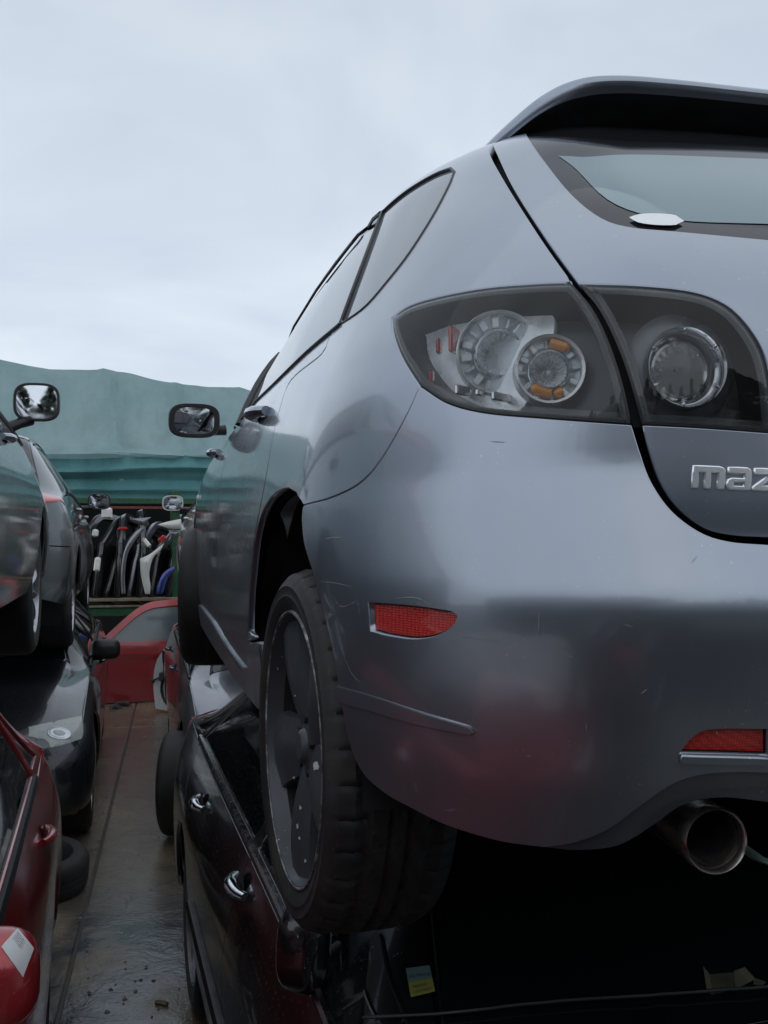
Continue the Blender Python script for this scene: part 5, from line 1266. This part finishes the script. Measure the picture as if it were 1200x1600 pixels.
# doors racked on the shelf, side on
zsh = zs_ + .02
RD = [(146, -62, 'black_gloss', 'leftmost black door in the rack, leaning hard to the right', -14), (163, -66, 'black_gloss', 'second black door in the rack with a chrome strip', -16), (182, -68, 'black_gloss', 'third black door in the rack, beside the grey framed one', -15), (199, -66, 'silver_paint', 'grey framed door in the middle of the rack', -14), (217, -70, 'black_gloss', 'black door right of the grey framed one in the rack', -12), (234, -66, 'black_gloss', 'black door between the white wing and the blue panel', -12), (112, -60, 'black_gloss', 'black door at the rack end behind the graphite hatchback', -14), (262, -68, 'black_gloss', 'black door at the right of the rack by the white car', -10)]
for px_, rz, mt, lb, lean in RD:
    p = at(px_, 930, Y=12.32)
    k_ = RD.index((px_, rz, mt, lb, lean)); d = loose_door(lb, (p.x, 12.32 + (.0, .05, -.02, .1, .0, .06, .0, .03)[k_], zsh), (R_((0, 3, -2, 2, 0, -3, 0, 2)[k_]), R_(-lean * (.7, 1.3, .5, 1.1, .4, 1.5, .6, .9)[k_]), R_(-rz + (0, -9, 8, -4, 12, -10, 0, 5)[k_])), mt, None, L=(1.05, .95, 1.1, 1.0, .9, 1.05, 1.0, .95)[k_], group='salvaged doors on the rack', h=.06, handle=False)
M['blue_paint'] = paint('deep_blue_paint', (.012, .03, .22), metallic=.3, rough=.3, dirt=.1)
def plate(name, label, catg, pts, Y, mat, bend=.06, th=.02, lean=0.0):
    P = [at(p[0], p[1], Y=Y) for p in spline([tuple(q) for q in pts] + [tuple(pts[0])], 3)[:-1]]; P = resample(np.array([(p.x, p.z) for p in P]), .03)
    c = P.mean(0); Q = P - c; r = delaunay_2d_cdt([Vector(p) for p in Q], [(i, (i + 1) % len(Q)) for i in range(len(Q))], [], 1, 1e-6)
    v = [(p[0], -bend * math.cos(min(1.5, abs(p[0]) * 9)) + lean * p[1], p[1]) for p in r[0]]
    o = mkobj(name, v, r[2], M[mat]); so = o.modifiers.new('t', 'SOLIDIFY'); so.thickness = th; so.offset = 0; o.location = (c[0], Y, c[1]); return tag(o, label, catg)
plate('front_wing', 'white front wing panel with a pointed top, standing on the rack shelf', 'wing panel', [(219, 873, 1), (235, 865), (248, 855), (256, 849, 1), (250, 860), (240, 870), (235, 884), (233, 900), (235, 915), (234, 928, 1), (227, 928, 1), (223, 912), (220, 895)], 12.15, 'white_paint', .05)
plate('bumper_corner', 'pointed white bumper corner above the blue panel in the rack', 'bumper', [(246, 820, 1), (262, 815), (282, 811, 1), (285, 826, 1), (266, 826)], 12.10, 'white_paint', .04)
plate('bumper_end', 'grey bumper end just under the white pointed corner', 'bumper', [(263, 828, 1), (283, 829, 1), (272, 840), (261, 847, 1), (266, 837)], 12.14, 'silver_paint', .04)
plate('wheel_arch_panel', 'deep blue panel low in the rack by the white car', 'panel', [(244, 928, 1), (247, 910), (256, 894), (272, 884, 1), (273, 891, 1), (262, 903), (254, 928, 1)], 12.16, 'blue_paint', .05)
plate('trim_panel', 'triangular silver trim panel on top of the racked doors', 'trim panel', [(202, 811, 1), (236, 808, 1), (228, 816), (222, 822, 1), (212, 814)], 12.10, 'silver_paint', .03)
plate('bonnet_edge', 'long black curved bonnet edge leaning in front of the racked doors', 'panel', [(190, 928, 1), (189, 895), (193, 865), (203, 842), (222, 822, 1), (226, 826, 1), (210, 846), (199, 868), (195, 898), (196, 928, 1)], 12.12, 'silver_paint', .05)
for k, (px_, py_, w_, h_, mt, lb) in enumerate([(167, 802, .12, .13, 'white_plastic', 'white plastic box on top of the racked doors'), (149, 833, .07, .09, 'white_plastic', 'small pale lamp unit hanging at the left of the rack'), (152, 882, .07, .17, 'cloudy', 'pale headlamp lens stood among the racked doors'), (229, 848, .05, .13, 'cloudy', 'slanting pale lamp lens between two racked doors'), (192, 826, .12, .04, 'red_lens', 'flat red tail lamp lying high in the rack'), (253, 842, .10, .06, 'red_lens', 'pinkish red tail lamp under the white bumper corner')]):
    p = at(px_, py_, Y=12.15); b = MB(); b.box((0, 0, 0), (w_, .09, h_), ch=.018); b.box((0, -.05, 0), (w_ * .7, .012, h_ * .7), ch=.004)
    o = b.build('lamp_unit' if 'lamp' in lb or 'lens' in lb else 'plastic_box', M[mt]); o.location = p; o.rotation_euler = (0, R_((0, 8, 6, -38, 0, -40)[k]), 0); tag(o, lb, 'lamp' if 'lamp' in lb else 'box')
# loose tyres
def loose_tyre(label, loc, rot, sc=1.0):
    b = MB(); R = .315; pf = [(.20, .03), (.215, .0), (.26, -.006), (.295, .006), (.31, .03), (.315, .06), (.315, .08), (.308, .083), (.308, .09), (.315, .093), (.315, .12), (.308, .123), (.308, .13), (.315, .133), (.315, .16), (.31, .19), (.295, .212), (.26, .225), (.215, .22), (.20, .19), (.20, .03)]
    b.lathe([(r, h - .11) for r, h in pf], 56); o = b.build('loose_tyre', M['rubber']); o.location = loc; o.rotation_euler = rot; o.scale = (sc,) * 3; return tag(o, label, 'tyre')
loose_tyre('worn tyre lying between the red car and the dark navy car', (-.44, 5.42, .11), (R_(6), R_(4), 0), .82)
# rubbish below the red door
M['grey_plastic'] = simple('grey_plastic', (.16, .17, .17), .5, var=.4)
for k, (px_, py_, w_, l_, mt, lb) in enumerate([(222, 1090, .20, .07, 'white_plastic', 'pale broken plastic strip lying below the red door'), (192, 1100, .16, .08, 'black_trim', 'black plastic scrap on the concrete below the red door'), (206, 1094, .24, .05, 'grey_plastic', 'grey plastic scrap beside the pale strip'), (180, 1104, .10, .12, 'black_trim', 'black crumpled scrap beside the navy car'), (252, 1562, .035, .010, 'board', 'short brown twig on the wet concrete')]):
    p = at(px_, py_, Z=.02); b = MB(); r2 = random.Random(k); prev = None
    n = 6; vs = []
    for i in range(n):
        f = i / (n - 1) - .5; vs += [(f * w_, -l_ / 2 * (1 - abs(f) * r2.uniform(.2, 1.4)), .012 * r2.random()), (f * w_, 0, .02 + .02 * r2.random()), (f * w_, l_ / 2 * (1 - abs(f) * r2.uniform(.2, 1.4)), .012 * r2.random())]
    b.add(vs, [(i * 3 + j, i * 3 + j + 1, (i + 1) * 3 + j + 1, (i + 1) * 3 + j) for i in range(n - 1) for j in range(2)])
    if k == 4: b = MB(); b.tube([(-.02, 0, .004), (0, .003, .005), (.022, -.002, .004)], .003, 5)
    o = b.build('plastic_scrap' if k < 4 else 'twig', M[mt]); so = o.modifiers.new('t', 'SOLIDIFY'); so.thickness = .006 if k < 4 else .008; o.location = (p.x, p.y, .004); o.rotation_euler = (0, 0, R_((20, -10, 12, 40, -30)[k])); tag(o, lb, 'debris')
# grit on the concrete
b = MB(); r2 = random.Random(5)
for k in range(420):
    y = r2.uniform(3.6, 9.5); x = r2.uniform(-.5, .55); s_ = r2.uniform(.002, .007) * (1.6 if r2.random() < .1 else 1)
    q = [Vector((r2.uniform(-1, 1), r2.uniform(-1, 1), r2.uniform(-.6, .6))).normalized() * s_ for _ in range(6)]
    vs = [Vector((x, y, s_ * .4)) + Vector(v) for v in ((s_, 0, 0), (0, s_ * .8, 0), (-s_ * .9, 0, 0), (0, -s_, 0), (0, 0, s_ * .6), (0, 0, -s_ * .4))]
    b.add(vs, [(0, 1, 4), (1, 2, 4), (2, 3, 4), (3, 0, 4), (1, 0, 5), (2, 1, 5), (3, 2, 5), (0, 3, 5)])
tag(b.build('grit', simple('grit', (.09, .085, .08), .6, var=.6, scale=60), smooth=False), 'scattered grit and grime on the wet concrete aisle', 'grit', kind='stuff')
# ================================================================ behind the camera, seen only in reflections
def far_copy(src, loc, rz, label):
    c = copy_tree(src); c.location = loc; c.rotation_euler = (0, 0, rz); c['label'] = label; return c
copied = [far_copy(d_car, (-1.30, 1.15, Z0 + .05), R_(180), 'dark navy car stacked left of the viewer'), far_copy(a_car, (-1.10, -4.3, 0), 0, 'black car on the ground left of the viewer'), far_copy(b_car, (-1.15, -4.4, Z0), R_(178), 'pale grey green car stacked behind the viewer'), far_copy(a_car, (3.4, -3.2, 0), R_(88), 'black car parked across behind the viewer, lower of its stack'), far_copy(d_car, (3.2, -3.3, Z0 + .1), R_(92), 'dark navy car stacked on the black one behind the viewer'),
          far_copy(h_car, (-1.5, -6.6, .9), R_(80), 'white car stacked across the yard behind the viewer')]
def tree_belt():
    b = MB(); r = random.Random(11); vs = []; fs = []
    for k in range(34):
        cx = -46 + 92 * k / 33 + r.uniform(-1, 1); cy = -27 + r.uniform(-3, 3); H = r.uniform(8.0, 12.5); W_ = r.uniform(1.8, 3.0)
        for q in range(560):
            f = r.random(); z = .8 + (H - .8) * f; rad = W_ * (1 - f) ** .6 * (.75 + .25 * math.sin(k + 9 * f)); a = r.uniform(0, 6.283); rr = rad * r.random() ** .4
            p = Vector((cx + rr * math.cos(a), cy + rr * math.sin(a), z)); s_ = r.uniform(.22, .48)
            d1 = Vector((r.uniform(-1, 1), r.uniform(-1, 1), r.uniform(-1, 1))).normalized() * s_; d2 = d1.cross(Vector((r.uniform(-1, 1), r.uniform(-1, 1), r.uniform(-1, 1)))).normalized() * s_
            n = len(vs); vs += [p - d1, p + d2, p + d1, p - d2]; fs.append((n, n + 1, n + 2, n + 3))
    b.add(vs, fs); return b.build('tree_belt', simple('dark_foliage', (.035, .05, .03), .8, var=.4, scale=.6, bstr=0), smooth=False)
tag(tree_belt(), kind='stuff', label='far belt of dark trees beyond the yard', cat='trees')
wb = MB(); wb.box((0, -15, 1.4), (70, .3, 2.8)); tag(wb.build('yard_wall', simple('grey_wall', (.12, .12, .125), .8, scale=3), smooth=False), 'long grey yard wall behind the viewer', 'wall')
# cloudy headlamp of the navy car
class WorldSurf(Surface):
    def __init__(s, S, root, flip=False):
        s.flip = flip
        bpy.context.view_layer.update(); s.S = S; s.M = np.array(root.matrix_world); s.urange = S.urange; s.trange = S.trange; s.Xc = 0; s.sgn = -S.sgn if flip else S.sgn
    def P(s, u, t):
        p = s.S.P(u, t); p = p * np.array([-1, 1, 1]) if s.flip else p; return p @ s.M[:3, :3].T + s.M[:3, 3]
WD = WorldSurf(S_d, d_car, True)
hp_ = WD.ut(spline([(45, 1137, 1), (88, 1127), (127, 1119, 1), (129, 1140), (127, 1154, 1), (100, 1163), (80, 1168, 1), (72, 1156), (45, 1150, 1), (45, 1137)], 8))
hl = empty('headlamp', (0, 0, 0)); hl.parent = d_car
patch('headlamp_lens', S_d, hp_, M['cloudy_clear'], (hl, hl), h=.03, off=.006, gap=0, lip=.010, mirror='copy')
patch('headlamp_housing', S_d, hp_, M['cloudy'], (hl, hl), h=.03, off=.001, gap=-.002, lip=.006, mirror='copy')
q_ = WD.ut([(92, 1146)])[0]; P_ = S_d.P(*q_); N_ = S_d.N(*q_)
for sx in (1, -1):
    b = MB(); F_ = frame_at(Vector(P_) + Vector(N_) * .004, N_); b.lathe([(.0, .001), (.03, .0005), (.034, .0022), (.042, .0022), (.052, .001), (.060, .0022), (.064, 0)], 36, F_)
    if sx < 0: b.v = [(-v[0], v[1], v[2]) for v in b.v]; b.f = [tuple(reversed(f)) for f in b.f]
    b.build('projector', M['refl_grey'], hl)
# ================================================================ stickers and labels laid on real surfaces
from mathutils.bvhtree import BVHTree
def world_bvh(objs):
    bpy.context.view_layer.update(); V = []; F = []
    for o in objs:
        n = len(V); V += [o.matrix_world @ v.co for v in o.data.vertices]; F += [tuple(n + i for i in p.vertices) for p in o.data.polygons]
    return BVHTree.FromPolygons(V, F)
CAMP = Vector((0, 0, CAMZ))
def lay(bvh, p, off, near=None):
    d = (at(p[0], p[1], depth=1.0) - CAMP).normalized(); h, n, i, ds = bvh.ray_cast(CAMP, d)
    if h is None: return None
    if n.dot(d) > 0: n = -n
    return h + n * off
def decal(name, bvh, quad, mat, off=.0012, n=8, parent=None, poly=None):
    """quad: four photo points tl, tr, br, bl"""
    q = [np.array(k, float) for k in quad]; V = []; 
    for i in range(n + 1):
        for j in range(n + 1):
            u, v = j / n, i / n; p = (q[0] * (1 - u) + q[1] * u) * (1 - v) + (q[3] * (1 - u) + q[2] * u) * v
            h = lay(bvh, p, off)
            if h is None: return None
            V.append(h)
    o = mkobj(name, V, [(i * (n + 1) + j, i * (n + 1) + j + 1, (i + 1) * (n + 1) + j + 1, (i + 1) * (n + 1) + j) for i in range(n) for j in range(n)], mat, None)
    if parent: o.parent = parent; o.matrix_parent_inverse = parent.matrix_world.inverted()
    return o
def text_decal(text, bvh, quad, mat, off=.002, parent=None, name='lettering', box=(0, 0, 1, 1), flat=False):
    cu = bpy.data.curves.new('t', 'FONT'); cu.body = text; cu.size = 1; cu.resolution_u = 2; to = bpy.data.objects.new('t', cu); COL.objects.link(to)
    bpy.context.view_layer.update(); dg = bpy.context.evaluated_depsgraph_get(); me = to.evaluated_get(dg).to_mesh()
    vs = np.array([tuple(v.co) for v in me.vertices]); fs = [tuple(p.vertices) for p in me.polygons]; to.evaluated_get(dg).to_mesh_clear(); bpy.data.objects.remove(to)
    mn, mx = vs.min(0), vs.max(0); q = [np.array(k, float) for k in quad]; V = []
    C4 = [on_plane(k, .0015) for k in quad] if flat else None
    for v in vs:
        u = box[0] + (box[2] - box[0]) * (v[0] - mn[0]) / (mx[0] - mn[0]); w_ = box[1] + (box[3] - box[1]) * (1 - (v[1] - mn[1]) / (mx[1] - mn[1]))
        h = (C4[0] * (1 - u) + C4[1] * u) * (1 - w_) + (C4[3] * (1 - u) + C4[2] * u) * w_ if flat else lay(bvh, (q[0] * (1 - u) + q[1] * u) * (1 - w_) + (q[3] * (1 - u) + q[2] * u) * w_, off)
        if h is None: return None
        V.append(h)
    o = mkobj(name, V, fs, mat, None, smooth=False)
    if parent: o.parent = parent; o.matrix_parent_inverse = parent.matrix_world.inverted()
    return o
def kids(root, nm):
    out = []; st = [root]
    while st:
        x = st.pop(); st += list(x.children)
        if x.type == 'MESH' and x.name.split('.')[0] in nm: out.append(x)
    return out
M['paper'] = simple('label_paper', (.66, .67, .68), .6, var=.05); M['ink'] = simple('label_ink', (.05, .05, .06), .6, var=.1)
M['st_blue'] = simple('sticker_blue', (.10, .17, .17), .5, var=.08); M['st_yel'] = simple('sticker_yellow', (.22, .23, .05), .5, var=.08)
M['pack2'] = simple('pale_packaging', (.13, .12, .09), .6, var=.3); M['pack'] = simple('brown_packaging', (.07, .065, .045), .6, var=.3)
bv = world_bvh(kids(a_car, ('windscreen', 'bonnet', 'window_surround', 'front_wing')))
ws = kids(a_car, ('windscreen',))[0]
qd = [(634, 1513), (671, 1508), (680, 1549), (642, 1558)]
mid1, mid2 = tuple((np.array(qd[0]) + np.array(qd[3])) / 2 - (0, 1)), tuple((np.array(qd[1]) + np.array(qd[2])) / 2 - (0, 1))
C_ = [lay(bv, k, .008) for k in qd]; C_ = [at(k[0], k[1], depth=min(c.length for c in [x - CAMP for x in C_]) * .97) for k in qd]
def flat_quad(name, a, b_, c, d, mat, lift=0.0):
    v = [x + (CAMP - x).normalized() * lift for x in (a, b_, c, d)]; o = mkobj(name, v, [(0, 1, 2, 3)], mat); o.parent = ws; o.matrix_parent_inverse = ws.matrix_world.inverted()
# keep the sticker in the plane of the glass
n_ = (lay(bv, (700, 1560), 0) - lay(bv, (700, 1500), 0)).cross(lay(bv, (780, 1530), 0) - lay(bv, (700, 1500), 0)).normalized(); n_ = n_ if n_.dot(CAMP - C_[0]) > 0 else -n_
o_ = lay(bv, (700, 1500), 0) + n_ * .004
def on_plane(p, lift=0.0):
    d = (at(p[0], p[1], depth=1.0) - CAMP).normalized(); return CAMP + d * ((o_ + n_ * lift - CAMP).dot(n_) / d.dot(n_))
C_ = [on_plane(k) for k in qd]; m1, m2 = (C_[0] + C_[3]) / 2, (C_[1] + C_[2]) / 2
flat_quad('windscreen_sticker', C_[0], C_[1], m2, m1, M['st_blue']); flat_quad('windscreen_sticker', m1, m2, C_[2], C_[3], M['st_yel'])
text_decal('AA  Motoring', bv, qd, M['ink'], .003, ws, box=(.10, .24, .95, .40), flat=True); text_decal('Approved', bv, qd, M['ink'], .003, ws, box=(.14, .60, .72, .74), flat=True); text_decal('Used Vehicle', bv, qd, M['ink'], .003, ws, box=(.14, .78, .90, .90), flat=True)
pk = [(1100, 1513), (1195, 1512), (1192, 1545), (1108, 1558)]
for pk, m_ in (([(1098, 1511), (1108, 1524), (1114, 1557), (1104, 1552)], 'pack2'), ([(1108, 1524), (1148, 1521), (1146, 1549), (1112, 1556)], 'pack'), ([(1146, 1519), (1163, 1513), (1180, 1532), (1148, 1548)], 'pack2'), ([(1178, 1530), (1197, 1536), (1190, 1543), (1176, 1540)], 'pack')):
    decal('torn_packaging', bv, pk, M[m_], .003, 3, ws)
def lay_tube(name, bvh, pts, r, mat, parent, off=.006):
    P = [lay(bvh, p, off) for p in spline(pts, 12)]; P = [p for p in P if p is not None]
    if len(P) < 2: return
    b = MB(); b.tube(P, r, 6); o = b.build(name, M[mat]); o.parent = parent; o.matrix_parent_inverse = parent.matrix_world.inverted()
lay_tube('wiper_arm', bv, [(560, 1598), (700, 1590), (860, 1573), (1030, 1562), (1198, 1550)], .003, 'black_trim', ws, .012)
lay_tube('screen_seal', bv, [(596, 1462), (610, 1530), (636, 1598)], .0035, 'black_trim', ws, .003)
lay_tube('pillar_trim', bv, [(560, 1500), (575, 1560), (592, 1598)], .004, 'dull_chrome', ws, .003)

hs = [o for o in kids(e_car, ('mirror_housing',))]
bv = world_bvh(hs); ql = [(27, 1451), (52, 1482), (35, 1527), (2, 1480)]
lb_ = decal('mirror_label', bv, ql, M['paper'], .0015, 8, hs[0])
if lb_:
    for k in range(5): text_decal('- -- --- - -- -' if k % 2 else '--- -- - ---- -', bv, ql, M['ink'], .0022, hs[0], box=(.12, .12 + .07 * k, .55, .145 + .07 * k))
rebase(car, (XC, 2.9, Z0))
# folded mirror of the black car, low under the tyre
bpy.context.view_layer.update()
mc = at(480, 1478, depth=1.90)
tmp = empty('t', (0, 0, 0)); mu = _mirror_unit(mc, .10, .16, .055, M['black_paint'], M['mirror'], tmp, face=(.75, .9, -.1), arm_to=mc + Vector((.10, .03, -.02)), frame=M['black_trim'])
inv = a_car.matrix_world.inverted(); dm = empty('door_mirror', (0, 0, 0)); dm.parent = a_car
for ch in list(tmp.children): ch.data.transform(inv); ch.parent = dm
bpy.data.objects.remove(tmp)

# chipped paint on the near alloy wheel, bare bright metal
whl = [o for o in bpy.data.objects if o.name == 'rear_wheel'][0]
bv = world_bvh(kids(whl, ('spokes', 'rim')))
M['bare_alloy'] = simple('bare_alloy_chip', (.62, .64, .66), .45, metallic=.2, var=.1)
sp_o = kids(whl, ('spokes',))[0]; r2 = random.Random(3)
def blob(cx, cy, rx, ry, n=11):
    P = [lay(bv, (cx, cy), .0012)]
    for k in range(n):
        a = 6.283 * k / n; f = r2.uniform(.5, 1.15); P.append(lay(bv, (cx + rx * f * math.cos(a), cy + ry * f * math.sin(a)), .0012))
    if any(p is None for p in P): return
    if max((p - P[0]).length for p in P) > .03: return
    o = mkobj('paint_chip', P, [(0, k + 1, (k + 1) % n + 1) for k in range(n)], M['bare_alloy']); o.parent = sp_o; o.matrix_parent_inverse = sp_o.matrix_world.inverted()
for c in [(482, 1186, 5, 5), (489, 1190, 6, 6), (495, 1198, 5, 8), (478, 1180, 3, 4), (460, 1215, 2, 2), (463, 1235, 2, 2), (470, 1262, 2, 4), (466, 1290, 2, 5), (469, 1310, 2, 3), (424, 1265, 2, 2), (434, 1316, 2, 3), (478, 1345, 2, 3), (462, 1087, 1.5, 1.5), (452, 1100, 1.5, 1.5), (488, 1165, 1.5, 2), (486, 1172, 2, 1.5), (497, 1070, 1.5, 3), (455, 1380, 3, 2), (440, 1362, 3, 3)]: blob(*c)

p0, p1 = at(1158, 1322, depth=1.24), at(1215, 1352, depth=1.10)
b = MB(); b.tube([p0 + Vector((-.05, .10, .02)), p0, (p0 + p1) / 2 + Vector((0, 0, -.004)), p1], .009, 8, flat=.35); o = b.build('strap', simple('pale_green_webbing', (.10, .17, .14), .8, scale=60)); tag(o, 'pale green webbing strap under the bumper beside the exhaust tip', 'strap')
# water stains, scraps and bolts on the near concrete
r2 = random.Random(21)
for k, (px_, py_) in enumerate([(212, 1548), (240, 1531), (196, 1560), (173, 1545), (220, 1530), (168, 1580)]):
    p = at(px_, py_, Z=.004); b = MB(); n = 8; rr = [r2.uniform(.006, .013) for _ in range(n)]
    vs = [(rr[i] * math.cos(6.283 * i / n), rr[i] * 1.5 * math.sin(6.283 * i / n), .0) for i in range(n)] + [(0, 0, .005)]
    b.add(vs, [(i, (i + 1) % n, n) for i in range(n)]); o = b.build('dirt_clod', M['black_trim']); o.location = (p.x, p.y, .001); tag(o, ['dark clod of dirt between the two others left of the brown twig', 'dark clod of dirt just up and left of the brown twig', 'dark clod of dirt in the middle of the aisle, nearest the camera', 'dark clod of dirt nearest the red car and its mirror', 'dark clod of dirt farthest up the aisle from the brown twig', 'dark clod of dirt at the bottom edge of the aisle'][k], 'debris', group='dark clods on the near concrete')
